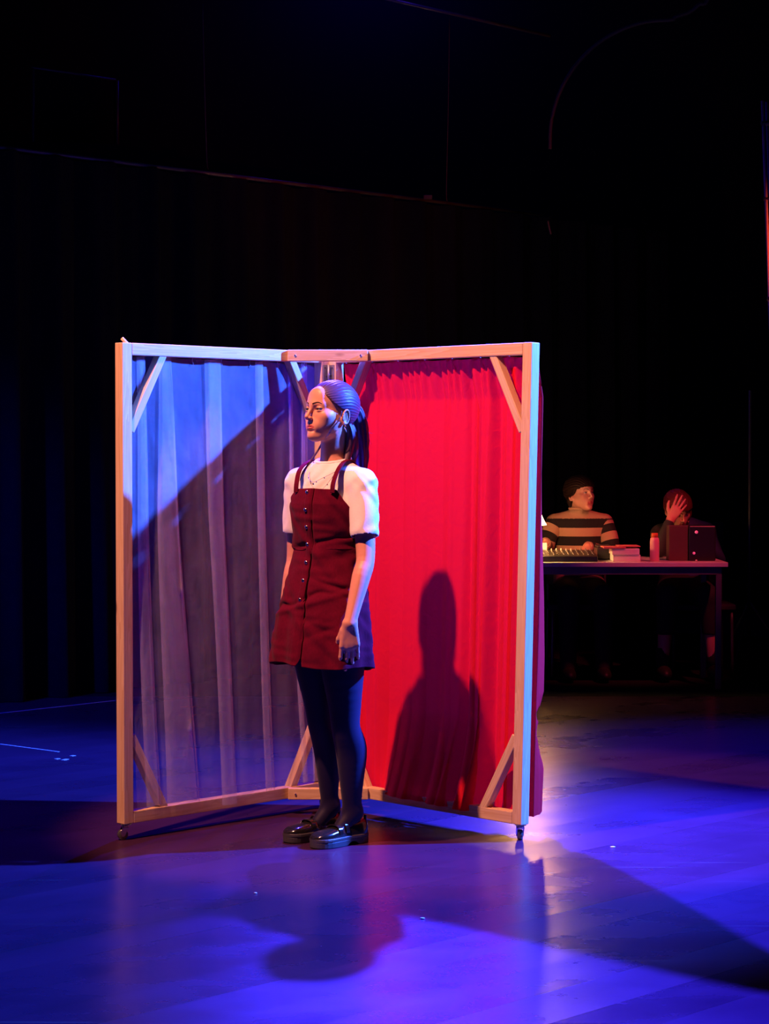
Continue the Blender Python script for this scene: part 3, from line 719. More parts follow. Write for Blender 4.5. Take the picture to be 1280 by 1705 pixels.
lock([(-.046, .045, -.050), (-.052, .020, -.12), (-.060, -.018, -.18), (-.060, -.050, -.235)], [.003, .003, .002, .001], FH, n=12, parent=hair)
# loose wisps by the ear, and flyaways
for k in range(9):
    r_ = random.random
    pts = [(.0745+.003*r_(), -.004+.004*r_(), .010-.02*r_()), (.0725+.004*r_(), -.014-.006*r_(), -.035), (.060+.006*r_(), -.030-.012*r_(), -.068), (.045+.008*r_(), -.046-.015*r_(), -.098-.02*r_())]
    path = smoothpath([FH.p(p) for p in pts], 6)+WO; V, F = tubev(path, np.interp(np.linspace(0, 1, len(path)), [0, .7, 1], [.0007, .0006, .0002]), 5); mk('hair_wisp', V, F, M['hair'], hair)
for k in range(34):
    r_ = random.random; zz = -.03-.19*r_(); yy = .150+.02*r_()
    pts = [(.01*(r_()-.5), yy, zz), (.02*(r_()-.5), yy+.022, zz-.018*r_()), (.04*(r_()-.5), yy+.034+.012*r_(), zz-.035*r_()-.01)]
    path = smoothpath([FH.p(p) for p in pts], 5)+WO; V, F = tubev(path, np.linspace(.0006, .0002, len(path)), 4); mk('hair_wisp', V, F, M['hair'], hair)

# earring, necklace
for zz, rr in ((-.046, .0022), (-.056, .0016)):
    V, F = spherev(FH.p((.0830, .011, zz-.006))+WO, rr*1.3, 12, 8); mk('earring', V, F, M['gold'], woman)
nk = [FT.p((-.068, .02, 1.392)), FT.p((-.060, -.035, 1.368)), FT.p((-.03, -.082, 1.342)), FT.p((0, -.094, 1.328)), FT.p((.03, -.082, 1.342)), FT.p((.060, -.035, 1.368)), FT.p((.068, .02, 1.392))]
NK = nk

# t-shirt
G3 = Grid((-.28, -.28, .98), (.28, .24, 1.48), .003)
t_off = .010
G3.add(cone((-.035, .024, 1.360), (-.135, .010, 1.326), .043, .048, fr=FT), .03); G3.add(cone((.035, .024, 1.360), (.135, .010, 1.326), .043, .048, fr=FT), .03)
G3.add(ell((0, .012, 1.25), (.138, .096, .165), FT), .04)
for s in (-1, 1): G3.add(ell((s*.058, -.052, 1.235), (.055, .048, .055), FT), .03)
G3.add(ell((0, .004, 1.07), (.113, .082, .12), FT), .04)
G3.add(cone((0, .024, 1.360), (0, .022, 1.440), .066, .056, n=(0, 1, 0), fl=.94, fr=FT), .02)
sl = []
for sh_, el_, tz in ((shN, elN, .64), (shF, elF, .60)):
    ax = (el_-sh_); s1 = sh_+ax*tz; G3.add(cone(sh_+np.array([0, 0, -.005]), s1, .052, .0505), .022); sl.append((s1, ax/np.linalg.norm(ax)))
V, F = G3.mesh()
# creases in the cloth
Vn = V.copy(); lt = FT.inv(V)
cr = .0016*np.sin(lt[:, 2]*60+lt[:, 0]*90+3*np.sin(lt[:, 1]*38+lt[:, 2]*20))*np.clip((np.abs(lt[:, 0])-.09)/.05, 0, 1)+.0013*np.sin(lt[:, 2]*50-lt[:, 0]*110+2*np.sin(lt[:, 2]*33))
cen = FT.p((0, .01, 0)); dirv = V-np.array([cen[0], cen[1], 0]); dirv[:, 2] = 0; dirv /= np.linalg.norm(dirv, axis=1)[:, None]
V = V+dirv*cr[:, None]
fc = V[F].mean(1); keep = np.ones(len(F), bool)
for s1, ax in sl: keep &= ~(((fc-s1)@ax > .018) & (np.linalg.norm(fc-s1, axis=1) < .085))
# round neck opening
nq = FT.inv(fc); keep &= ~(nq[:, 2] > 1.4020+.20*nq[:, 1])
F = F[keep]
tee = mk('t_shirt', V+WO, F, M['tee'], woman); q = tee.modifiers.new('sm', 'SMOOTH'); q.factor = .6; q.iterations = 4; solid(tee, .0028, 1)
# ribbed collar
ringp = [FT.p((.0635*math.cos(t), .0225+.0590*math.sin(t), 1.4020+.20*(.0225+.059*math.sin(t)))) for t in np.linspace(0, 2*math.pi, 48)]
V, F = tubev(np.array(ringp)+WO, .0085, 12, flat=1.0, cap=False); mk('collar', V, F, M['tee'], tee)
V, F = tubev(smoothpath(nk, 6)+WO+np.array([0, -.012, .0]), .0007, 6); ncl = mk('necklace', V, F, M['rubber'], woman)
for t in (.30, .42, .5, .58, .70):
    pth = smoothpath(nk, 20)+WO+np.array([0, -.013, 0]); i = int(t*(len(pth)-1)); V, F = spherev(pth[i]+np.array([0, -.001, -.003 if t != .5 else -.006]), .0022 if t != .5 else .0035, 10, 8); mk('bead', V, F, M['rubber'], ncl)

# pinafore dress
zk = [.645, .72, .80, .87, .93, 1.0, 1.05, 1.10, 1.15, 1.20, 1.25, 1.31, 1.34]
wk = [.203, .198, .190, .178, .165, .148, .139, .137, .141, .147, .150, .138, .13]
dk = [.142, .137, .131, .123, .117, .108, .102, .101, .106, .114, .118, .108, .10]
ck = [-.050, -.046, -.040, -.032, -.024, -.015, -.010, -.006, -.004, -.002, .0, .004, .004]
NU, NV = 260, 190
def top_z(th):       # th=0 front
    a = abs((th+math.pi) % (2*math.pi)-math.pi)
    return float(np.interp(a, [0, .72, .95, 1.35, 1.8, 2.4, math.pi], [1.306, 1.302, 1.262, 1.205, 1.20, 1.26, 1.27]))
V = []; F = []
for i in range(NV+1):
    v = i/NV
    for j in range(NU):
        th = 2*math.pi*j/NU; zt_ = top_z(th)
        zh = .655+.012*math.cos(th)-.008*math.sin(th*3)
        if abs(((th+math.pi) % (2*math.pi))-math.pi-.05) < .04: zh += .03*(1-abs(((th+math.pi) % (2*math.pi))-math.pi-.05)/.04)
        z = zt_+(zh-zt_)*v
        w_, d_, c_ = np.interp(z, zk, wk), np.interp(z, zk, dk), np.interp(z, zk, ck)
        ex = .92
        sx = math.copysign(abs(math.sin(th))**ex, math.sin(th)); cy = math.copysign(abs(math.cos(th))**ex, math.cos(th))
        lo = np.clip((1.0-z)/.35, 0, 1); f = 1.0
        wr = .006*lo*math.sin(th*7+1.2)+.004*lo*math.sin(th*13+z*4)
        band = lambda z0, s: math.exp(-((z-z0)/s)**2)
        sd = math.sin(th)
        wr += .0065*band(1.075-.02*sd, .020)*math.sin(th*5+.5)-.007*band(1.105+.03*sd, .010)*(abs(sd) > .1)
        wr += -.006*band(.985-.05*sd, .010)*max(0, math.sin(th*1.7+.3))-.007*band(.905+.05*sd+.01*math.sin(th*6), .010)*(.5+.5*math.cos(th*2.2))
        wr += .006*band(.885+.05*sd, .012)*(.5+.5*math.cos(th*2.2))-.006*band(.83-.06*sd, .010)*max(0, math.cos(th*1.4+.8))
        wr += -.0055*lo*band(.76+.07*sd, .012)*max(0, math.cos(th*1.8-.9))+.004*lo*band(.80+.07*sd, .014)*max(0, math.cos(th*1.8-.9))
        wr += .0016*math.sin(z*48+th*5+2.5*math.sin(th*4+z*23))+.0010*math.sin(z*90-th*6+3*math.sin(z*37+th*3))
        a0 = (th+math.pi) % (2*math.pi)-math.pi
        line = .04+.02*math.sin(z*11); dd = (a0-line)
        wr += -.0075*math.exp(-(dd/.020)**2)+(.0022 if -.16 < dd < 0 else 0)
        p = FT.p(((w_+wr)*sx, c_-(d_+wr)*cy, z)); V.append(p+WO)
for i in range(NV):
    for j in range(NU): F.append((i*NU+j, (i+1)*NU+j, (i+1)*NU+(j+1) % NU, i*NU+(j+1) % NU))
cent = []
mi = []
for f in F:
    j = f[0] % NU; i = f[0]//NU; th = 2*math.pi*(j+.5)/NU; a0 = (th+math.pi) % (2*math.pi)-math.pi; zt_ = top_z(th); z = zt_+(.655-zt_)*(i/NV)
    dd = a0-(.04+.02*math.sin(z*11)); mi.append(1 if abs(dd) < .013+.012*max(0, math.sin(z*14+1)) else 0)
dress = mk('pinafore_dress', V, F, None, woman, mats=[M['cord'], M['placket']], mi=mi); solid(dress, .004, 0)
def surf(th, z, off=0):
    w_, d_, c_ = np.interp(z, zk, wk), np.interp(z, zk, dk), np.interp(z, zk, ck); ex = .92
    sx = math.copysign(abs(math.sin(th))**ex, math.sin(th)); cy = math.copysign(abs(math.cos(th))**ex, math.cos(th))
    return FT.p(((w_+off)*sx, c_-(d_+off)*cy, z))+WO
for z in (1.292, 1.228, 1.165, 1.102, 1.037, .972, .903):
    p = surf(-.075, z, .007); x, y, dn = frame_from(FT.d((-.04, -1, 0))); Rm = np.stack([x, y, dn], 1)
    V, F = spherev(p, (.0072, .0072, .003), 16, 8, Rm); mk('button', V, F, M['button'], dress)
for z0, zz in ((1.10, 1.095),):   # waist seam
    pts = [surf(th, 1.088, .0015) for th in np.linspace(-math.pi, math.pi, 90)]; V, F = tubev(pts, .0016, 6, cap=False); mk('waist_seam', V, F, M['cord'], dress)
def ribbon(name, pts, nrms, wd, th, mat, parent):
    pts = smoothpath(pts, 8); nr = smoothpath(nrms, 8); V = []; F = []; m_ = len(pts)
    for i in range(m_):
        d = pts[min(i+1, m_-1)]-pts[max(i-1, 0)]; nn = nr[i]/np.linalg.norm(nr[i]); s = np.cross(d, nn); s /= np.linalg.norm(s)
        for a, b in ((-1, -1), (1, -1), (1, 1), (-1, 1)): V.append(pts[i]+s*a*wd/2+nn*b*th/2)
    for i in range(m_-1):
        for k in range(4): F.append((i*4+k, i*4+(k+1) % 4, (i+1)*4+(k+1) % 4, (i+1)*4+k))
    F += [(3, 2, 1, 0), tuple((m_-1)*4+k for k in range(4))]
    return bevel(mk(name, V, F, mat, parent, smooth=False), .001, 1)
for s in (-1, 1):
    x0 = -.076 if s < 0 else .092
    pts = [(x0, -.100, 1.290), (x0*1.0, -.096, 1.325), (s*.088, -.062, 1.372), (s*.083, -.018, 1.402), (s*.080, .030, 1.405), (s*.074, .075, 1.365), (s*.07, .105, 1.29), (s*.065, .115, 1.25)]
    nn = [(0, -1, .15), (0, -1, .5), (0, -.8, .8), (0, -.3, 1), (0, .3, 1), (0, .8, .6), (0, 1, .2), (0, 1, 0)]
    ribbon('strap', [FT.p(p)+WO for p in pts], [FT.d(a) for a in nn], .020, .004, M['cord'], dress)

# shoes
def shoe(toe, heel, parent):
    toe = np.array([*toe, 0.]); heel = np.array([*heel, 0.]); dx = toe-heel; Ls = np.linalg.norm(dx); dx /= Ls; dy = np.array([-dx[1], dx[0], 0])
    W3 = lambda s, y, z: heel+dx*s*Ls+dy*y+np.array([0, 0, z])
    ss = np.concatenate([[0, .012, .04, .09, .16], np.linspace(.24, .84, 16), [.89, .93, .96, .982, .995, 1]])
    hw = np.interp(ss, [0, .012, .04, .09, .16, .3, .42, .6, .74, .84, .89, .93, .96, .982, .995, 1], [.010, .018, .026, .032, .0355, .0355, .0345, .042, .0475, .046, .042, .036, .029, .021, .012, .006])
    # sole, waisted underneath between heel and ball
    V = []; F = []; n = len(ss)
    for s, h_ in zip(ss, hw):
        zb = np.interp(s, [0, .25, .29, .38, .45, 1], [0, 0, .014, .014, 0, .003]); 
        V += [W3(s, -h_*.97, zb), W3(s, -h_*1.0, .020), W3(s, -h_*.96, .0225), W3(s, -h_*1.04, .025), W3(s, -h_*1.03, .034), W3(s, -h_*.93, .036),
              W3(s, h_*.93, .036), W3(s, h_*1.03, .034), W3(s, h_*1.04, .025), W3(s, h_*.96, .0225), W3(s, h_, .020), W3(s, h_*.97, zb)]
    k = 12
    for i in range(n-1):
        for j in range(k): F.append((i*k+j, (i+1)*k+j, (i+1)*k+(j+1) % k, i*k+(j+1) % k))
    F += [tuple(range(k)), tuple((n-1)*k+j for j in range(k))[::-1]]
    up_r = []
    # upper
    V2 = []; F2 = []; k2 = 21
    zt = np.interp(ss, [0, .04, .2, .36, .5, .62, .75, .88, .96, 1], [.078, .088, .080, .083, .078, .066, .061, .057, .047, .037])
    wf = np.interp(ss, [0, .1, .5, 1], [.9, .90, .93, .94])
    for s, h_, t_, f_ in zip(ss, hw, zt, wf):
        for j in range(k2):
            a = math.pi*j/(k2-1); cx = math.cos(a); cz = math.sin(a)
            e = .62 if s > .5 else .5
            yy = h_*f_*math.copysign(abs(cx)**e, cx)*(1-.25*cz*(s < .5)); zz = .035+(t_-.035)*cz**(.75)
            V2.append(W3(s, -yy, zz))
    for i in range(n-1):
        for j in range(k2-1): F2.append((i*k2+j, i*k2+j+1, (i+1)*k2+j+1, (i+1)*k2+j))
    F2 += [tuple(range(k2))[::-1], tuple((n-1)*k2+j for j in range(k2))]
    u = mk('shoe', V2, F2, M['patent'], parent, label='shiny black platform shoe with two buckled straps')
    bevel(mk('sole', V, F, M['sole'], u, smooth=False), .0015, 1)
    # stitched toe seam, straps and buckles
    for s0 in (.44, .58):
        h_ = np.interp(s0, ss, hw); t_ = np.interp(s0, ss, zt); pts = []; nn = []
        for a in np.linspace(.1, math.pi-.1, 15):
            cx, cz = math.cos(a), math.sin(a); pts.append(W3(s0, -(h_*.96)*math.copysign(abs(cx)**.62, cx), .038+(t_-.033)*cz**.75)); nn.append(-dy*cx+np.array([0, 0, cz+.2]))
        ribbon('strap', pts, nn, .016, .0035, M['patent'], u)
        for sd in (-1,):
            c = W3(s0, sd*h_*.93, .038+(t_-.035)*.55); 
            x_ = dx; z_ = np.array([0, 0, 1.]); z_ = z_*.85-dy*sd*.5; z_ /= np.linalg.norm(z_); o_ = dy*sd*.006
            ps = [c+o_+x_*a+z_*b for a, b in ((-.010, -.009), (.010, -.009), (.010, .009), (-.010, .009), (-.010, -.009))]
            V, F = tubev(ps, .0016, 6, up=(1, 0, 0)); mk('buckle', V, F, M['chrome'], u)
    # pull tab on the heel
    V, F = boxv(-.002, .002, -.006, .006, 0, .03); mk('heel_tab', [W3(0, 0, 0)+dx*(x+.004)+dy*y+np.array([0, 0, .068+z]) for x, y, z in V], F, M['patent'], u, smooth=False)
# near foot and far foot: toe and heel points
shoe((-.262, 7.535), (-.068, 7.690), woman)
shoe((-.366, 7.650), (-.166, 7.795), woman)

# ============================================================ BACKSTAGE DESK
TY0, TY1, TZ = 12.6, 13.3, .77
tx0, tx1 = .15, P(1212, 940, TY0)[0]
M['tabletop'] = pbr('grey_laminate', (.62, .60, .60), .4, var=.05, scale=30)
desk = thing('table', ((tx0+tx1)/2, 12.95, 0), 'long grey-topped table at the back right, behind the edge of the pine screen', 'table')
V, F = boxv(tx0, tx1, TY0, TY1, TZ-.028, TZ); bevel(mk('tabletop', V, F, M['tabletop'], desk, smooth=False), .003)
V, F = merge([boxv(tx0+.06, tx1-.05, TY0+.03, TY0+.05, TZ-.075, TZ-.029), boxv(tx0+.06, tx1-.05, TY1-.05, TY1-.03, TZ-.075, TZ-.029)]); mk('apron', V, F, M['pipe'], desk, smooth=False)
for x in (tx0+.05, tx1-.05):
    for y in (TY0+.05, TY1-.05):
        V, F = boxv(x-.018, x+.018, y-.018, y+.018, 0, TZ-.029); bevel(mk('leg', V, F, M['pipe'], desk, smooth=False), .003)
# lamp
M['lampshade'] = pbr('lampshade', (.9, .75, .5), .6, emit=(1, .48, .18, 46.0))
M['brass'] = pbr('lamp_metal', (.6, .45, .25), .3, 1)
lx, ly = P(884, 870, 12.70)[0], 12.70
lamp = thing('desk_lamp', (lx, ly, TZ), 'glowing warm desk lamp on the table, half hidden behind the red curtain', 'lamp')
V, F = lathe([(.048, 0), (.048, .008), (.02, .016), (.008, .02), (.008, .10)], (lx, ly, TZ), 24); mk('base', V, F, M['brass'], lamp)
zs0 = P(891, 874, ly)[2]-TZ
prof = [(.092, 0), (.076, .03), (.055, .08), (.042, .13), (.034, .19)]
V = []; F = []; n = 32
for r, z in prof:
    for k in range(n): a = 2*math.pi*k/n; V.append((lx+r*math.cos(a), ly+r*math.sin(a), TZ+zs0+z))
for i in range(len(prof)-1):
    for k in range(n): F.append((i*n+k, i*n+(k+1) % n, (i+1)*n+(k+1) % n, (i+1)*n+k))
solid(mk('lamp_shade', V, F, M['lampshade'], lamp), .002)
V, F = tubev([(lx, ly, TZ+.10), (lx, ly, TZ+zs0+.12)], .006, 10); mk('pole', V, F, M['brass'], lamp)
M['bulb'] = pbr('bulb', (1, .9, .7), .3, emit=(1, .6, .25, 60))
V, F = lathe([(.010, -.03), (.022, -.012), (.026, .004), (.02, .02), (.010, .03)], (lx, ly, TZ+zs0-.012), 20); mk('bulb', V, F, M['bulb'], lamp)
lob = point('desk_lamp_light', (lx+.02, ly-.02, TZ+zs0-.055), (1, .27, .05), 3, .03)

# mixing desk
mx0, mx1 = P(899, 930, 12.75)[0], P(992, 930, 12.75)[0]
mixer = thing('mixing_console', ((mx0+mx1)/2, 12.8, TZ), 'black mixing console with rows of knobs in front of the striped-sweater person', 'mixing console')
V = [(mx0, 12.64, TZ), (mx1, 12.64, TZ), (mx1, 12.95, TZ), (mx0, 12.95, TZ), (mx0, 12.64, TZ+.035), (mx1, 12.64, TZ+.035), (mx1, 12.95, TZ+.060), (mx0, 12.95, TZ+.060)]
F = [(3, 2, 1, 0), (4, 5, 6, 7), (0, 1, 5, 4), (1, 2, 6, 5), (2, 3, 7, 6), (3, 0, 4, 7)]; bevel(mk('body', V, F, M['plastic'], mixer, smooth=False), .004)
M['knob'] = pbr('pale_knob', (.75, .72, .65), .4, var=.1)
M['dknob'] = pbr('grey_knob', (.25, .24, .22), .4, var=.1)
for r_i, (yy, hh) in enumerate(((12.70, .007), (12.76, .007), (12.83, .008), (12.90, .014))):
    for c_i in range(11):
        x = mx0+.02+c_i*(mx1-mx0-.04)/10; z = TZ+.035+.025*(yy-12.64)/.31
        V, F = lathe([(.0042, 0), (.0036, hh), (.002, hh+.001)], (x, yy, z), 10); mk('knob', V, F, M['knob' if (r_i == 3 and c_i < 7) else 'dknob'], mixer)
def simple_box(name, x0, x1, y0, y1, z0, z1, mat, label, cat, group=None, bev=.003, parent=None):
    V, F = boxv(x0, x1, y0, y1, z0, z1); o = mk(name, V, F, mat, parent, smooth=False); bevel(o, bev); setp(o, label, cat, group); return o
PX = lambda px, Y: (px-640)/FPX*Y
M['paper'] = pbr('white_card', (.8, .78, .76), .6, var=.05, scale=15)
M['redcard'] = pbr('red_card', (.62, .16, .14), .6, var=.1, scale=15)
# small white box beside the lamp, black device right of the mixer
simple_box('carton', PX(900, 12.98), PX(911, 12.98), 12.98, 13.06, TZ, TZ+.10, M['paper'], 'small pale carton standing behind the left end of the mixing console', 'box')
dv = thing('black_case', (PX(1010, 13.0), 13.0, TZ), 'low black case on the table between the mixing console and the white boxes', 'case')
V, F = boxv(PX(994, 12.9), PX(1020, 12.9), 12.88, 13.1, TZ, TZ+.075); bevel(mk('case_body', V, F, M['plastic'], dv, smooth=False), .008); V, F = boxv(PX(995, 12.9), PX(1019, 12.9), 12.89, 13.09, TZ+.0755, TZ+.088); bevel(mk('lid', V, F, M['rubber'], dv, smooth=False), .005)
simple_box('cardboard_box', PX(1020.5, 12.7), PX(1066, 12.7), 12.68, 12.86, TZ, TZ+.042, M['paper'], 'lower of the two white boxes stacked on the table', 'box')
simple_box('cardboard_box', PX(1018.5, 12.7), PX(1064, 12.7), 12.67, 12.85, TZ+.0425, TZ+.080, M['paper'], 'upper of the two white boxes stacked on the table', 'box')
bk = thing('booklet', (PX(1030, 12.75), 12.75, TZ+.081), 'red booklet lying crooked on top of the white boxes', 'booklet')
V = []; 
V, F = boxv(PX(1004, 12.7), PX(1041, 12.7), 12.66, 12.85, TZ+.0812, TZ+.0895); bevel(mk('pages', V, F, M['redcard'], bk, smooth=False), .001)
V, F = boxv(PX(1030, 12.7), PX(1066, 12.7), 12.68, 12.88, TZ+.0900, TZ+.0945); bevel(mk('cover', V, F, M['redcard'], bk, smooth=False), .001)
# pink bottle with orange cap
M['bottle'] = pbr('pink_bottle', (.85, .42, .45), .3, var=.03); M['cap'] = pbr('orange_cap', (.8, .18, .05), .4)
bx = PX(1090, 12.72); bt = thing('bottle', (bx, 12.72, TZ), 'slim pink bottle with an orange cap on the table beside the dark boxes', 'bottle')
V, F = lathe([(.026, 0), (.0285, .004), (.0285, .12), (.026, .14), (.020, .146)], (bx, 12.72, TZ), 28); mk('bottle_body', V, F, M['bottle'], bt)
V, F = lathe([(.0205, .1462), (.0205, .17), (.018, .173)], (bx, 12.72, TZ), 28); mk('cap', V, F, M['cap'], bt)
# brown panel box and black device with two knobs
M['brown'] = pbr('dark_brown_board', (.10, .035, .03), .6, var=.2, scale=10)
simple_box('upright_box', PX(1113, 12.8), PX(1145, 12.8), 12.78, 12.9, TZ, TZ+.215, M['brown'], 'dark brown upright box on the table in front of the person covering their face', 'box')
dev = thing('amplifier', (PX(1168, 12.8), 12.82, TZ), 'black upright device with two pink-lit round knobs at the right end of the table', 'amplifier')
V, F = boxv(PX(1146.5, 12.78), PX(1191, 12.78), 12.76, 12.95, TZ, TZ+.215); bevel(mk('casing', V, F, M['plastic'], dev, smooth=False), .006)
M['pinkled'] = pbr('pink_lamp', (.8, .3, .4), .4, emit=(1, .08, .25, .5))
for px, py, r in ((1159, 886, .0095), (1155, 921, .008)):
    c = P(px, py, 12.758); V, F = lathe([(r, 0), (r, .008), (r*.6, .012)], (0, 0, 0), 18); mk('knob', [(c[0]+x, c[1]-z, c[2]+y) for x, y, z in V], F, M['pinkled'], dev)
c = P(1159, 933, 12.70); V, F = spherev((c[0], 12.70, TZ+.006), (.007, .007, .006), 12, 8); o = mk('small_knob', V, F, M['knob']); setp(o, 'tiny pale button lying at the front edge below the black device', 'button')

# seated people
def chair(x, y, lab, hb=.92):
    t = thing('chair', (x, y, 0), lab, 'chair', 'chairs behind the table')
    V, F = boxv(x-.21, x+.21, y-.20, y+.22, .42, .46); bevel(mk('seat', V, F, M['chairfab'], t, smooth=False), .012, 3)
    V, F = boxv(x-.20, x+.20, y+.235, y+.265, .56, hb); bevel(mk('backrest', V, F, M['chairfab'], t, smooth=False), .012, 3)
    for sx in (-1, 1):
        V, F = tubev(smoothpath([(x+sx*.19, y-.18, 0.0), (x+sx*.185, y-.17, .419)], 4), .011, 10); mk('leg', V, F, M['pipe'], t)
        V, F = tubev(smoothpath([(x+sx*.19, y+.26, 0.0), (x+sx*.185, y+.24, .44), (x+sx*.185, y+.272, .80)], 6), .011, 10); mk('leg', V, F, M['pipe'], t)
M['chairfab'] = pbr('dark_chair_fabric', (.03, .02, .05), .8, var=.2)
M['tan'] = pbr('tan_knit', (.50, .30, .19), .9, bump=(.6, .003), scale=200, var=.1); M['blackknit'] = pbr('black_knit', (.012, .010, .012), .9, bump=(.6, .003), scale=200, var=.2)
M['darkhair'] = pbr('dark_hair', (.018, .008, .006), .6, spec=.2, bump=(.4, .001), var=.3, scale=80)
M['redhair'] = pbr('dark_red_hair', (.10, .012, .014), .45, bump=(.4, .001), var=.3, scale=80)
M['trousers'] = pbr('dark_trousers', (.012, .012, .016), .85, var=.2)
M['navy'] = pbr('navy_jacket', (.035, .045, .16), .8, bump=(.4, .002), var=.15, scale=60)
M['dkgreen'] = pbr('dark_sleeve', (.03, .035, .03), .85, var=.15)
YA = 13.52; SA = FPX/YA
def JA(px, py, dy=0): return np.array([PX(px, YA), YA+dy, P(px, py, YA)[2]])
def seated_legs(G, hx, hy, spread=.11, fx=None, lift=0):
    out = []
    for s in (-1, 1):
        hip = np.array([hx+s*.09, hy, .53]); kn_ = np.array([hx+s*spread, hy-.42, .53]); an = np.array([hx+s*(spread if fx is None else fx), hy-.40, .09])
        out += [(cone(hip, kn_, .085, .060), .03), (cone(kn_, an, .057, .038), .02)]
    return out
def seated_shoes(hx, hy, spread, parent):
    for s in (-1, 1):
        x = hx+s*spread; V, F = merge([spherev((x, hy-.46, .045), (.045, .13, .045), 20, 12)]); V = [(a, b, max(c, .002)) for a, b, c in V]; mk('shoe', V, F, M['rubber'], parent)
# --- person in the striped sweater
ax_, ay_ = PX(965, YA), YA
pA = thing('person', (ax_, ay_, 0), 'person in brown and black striped turtleneck sweater seated behind the table', 'person')
chair(ax_, ay_+.02, 'dark chair behind the table under the person in the striped sweater', .80)
hA = Fr((PX(966, YA), YA-.03, P(966, 822, YA)[2]), R(38), rx=R(-6), sc=.98)
Gm = Grid((ax_-.34, ay_-.62, .0), (ax_+.34, ay_+.26, 1.34), .0045)
head_prims(Gm, hA, male=True)
nb = JA(964, 868, .02); Gm.add(cone(hA.p((0, .03, -.08)), nb, .050, .055), .02)
sL_, sR_ = JA(924, 871, .0), JA(1006, 871, .02)
Gm.add(cone(nb, sL_, .05, .052), .03); Gm.add(cone(nb, sR_, .05, .052), .03)
Gm.add(cone((ax_, ay_+.02, .90), (ax_, ay_+.05, .56), .115, .125, n=(0, 1, 0), fl=.72), .05)
eL, wL = JA(907, 912, -.06), np.array([PX(908, 13.27), 13.27, .86]); eR, wR = JA(1017, 925, -.05), np.array([PX(978, 13.25), 13.26, .835])
for a, b, c_ in ((sL_, eL, wL), (sR_, eR, wR)):
    Gm.add(cone(a, b, .045, .038), .02); Gm.add(cone(b, c_, .038, .026), .015)
hand_prims(Gm, wL, (-.5, -.6, -.15), (.8, -.3, .1), (0, 0, -1), curl=(.5, .5, .5, .5)); hand_prims(Gm, wR, (-.2, -.95, -.35), (.9, -.2, 0), (0, .1, -1), curl=(.4, .4, .4, .4))
for p_, k in seated_legs(Gm, ax_, ay_-.03): Gm.add(p_, k)
V, F = Gm.mesh(); lc = hA.inv(V[F].mean(1))
lipm = (lc[:, 1] < -.078) & (np.abs(lc[:, 0]) < .0215) & (lc[:, 2] > -.0765) & (lc[:, 2] < -.0545-np.abs(lc[:, 0])*.3)
mk('body', V, F, None, pA, mats=[M['skin'], M['lip']], mi=lipm.astype(int), label='face and hands')
eyes(hA, np.zeros(3), pA, look=(.1, 0), grid=Gm)
hr = hair_cap(hA, np.zeros(3), pA, [-.12, -.07, -.04, -.01, .02, .035, .045, .06, .12], [.06, .05, .02, -.012, -.035, -.06, -.12, -.2, -.2], bulk=.014, groove=.0016, c0=(0, .016, .028), r0=(.078, .104, .086), mat='darkhair', nu=160, nv=90, freq=30, jag=.006)
for s in (-1, 1): lock([(s*.066, .030, -.01), (s*.064, .042, -.05), (s*.050, .050, -.09)], [.014, .018, .006], hA, n=12, parent=hr, root_o=0, mat='darkhair')
# sweater: torso rings and sleeves in knit bands
def banded(name, path, rads, parent, bands, up=(0, 1, 0), flat=1, start=0, sub=10):
    path = smoothpath(path, sub); rads = np.interp(np.linspace(0, 1, len(path)), np.linspace(0, 1, len(rads)), rads)
    V, F = tubev(path, rads, 36, up=up, flat=flat); d = np.concatenate([[0], np.cumsum(np.linalg.norm(np.diff(path, axis=0), axis=1))])
    mi = [int(((d[i]+start)//bands) % 2) for i in range(len(path)-1) for _ in range(36)]+[0, 0]
    return mk(name, V, F, None, parent, mats=[M['tan'], M['blackknit']], mi=mi)
Gs = Grid((ax_-.30, ay_-.30, .48), (ax_+.30, ay_+.30, 1.12), .005)
Gs.add(cone(nb, sL_, .062, .062), .03); Gs.add(cone(nb, sR_, .062, .062), .03)
Gs.add(cone((ax_, ay_+.02, .90), (ax_, ay_+.05, .60), .158, .165, n=(0, 1, 0), fl=.68), .06)
Gs.add(cone(nb, nb+(hA.p((0, .03, -.09))-nb)*.92, .064, .057), .02)
V, F = Gs.mesh(); zf = V[F].mean(1)[:, 2]
zb_ = [P(965, y, YA-.1)[2] for y in (850, 864, 879, 893, 909, 925, 940)]
mi = np.zeros(len(F), int)
for a in (1, 3, 5): mi[(zf < zb_[a]) & (zf > zb_[a+1])] = 1
swt = mk('sweater', V, F, None, pA, mats=[M['tan'], M['blackknit']], mi=mi)
V, F = tubev([nb+(hA.p((0, .03, -.09))-nb)*.95+np.array([.058*math.cos(t), .058*math.sin(t), 0]) for t in np.linspace(0, 2*math.pi, 30)], .009, 8, cap=False); mk('turtleneck_collar', V, F, M['tan'], swt)
banded('sleeve', [sL_, (sL_+eL)/2+np.array([-.01, 0, 0]), eL, (eL+wL)/2, wL], [.062, .060, .052, .045, .034], swt, .052, start=.078)
banded('sleeve', [sR_, (sR_+eR)/2+np.array([.01, 0, 0]), eR, (eR+wR)/2, wR], [.062, .060, .052, .045, .034], swt, .052, start=.03)
Gt = Grid((ax_-.30, ay_-.60, .0), (ax_+.30, ay_+.2, .68), .008)
for (f, lo, hi), k in seated_legs(Gt, ax_, ay_-.03): Gt.add((lambda P_, f=f: f(P_)-.012, lo-.02, hi+.02), k)
Gt.add(ell((ax_, ay_, .56), (.16, .13, .09)), .04)
V, F = Gt.mesh(); mk('trousers', V, F, M['trousers'], pA); seated_shoes(ax_, ay_-.03, .11, pA)

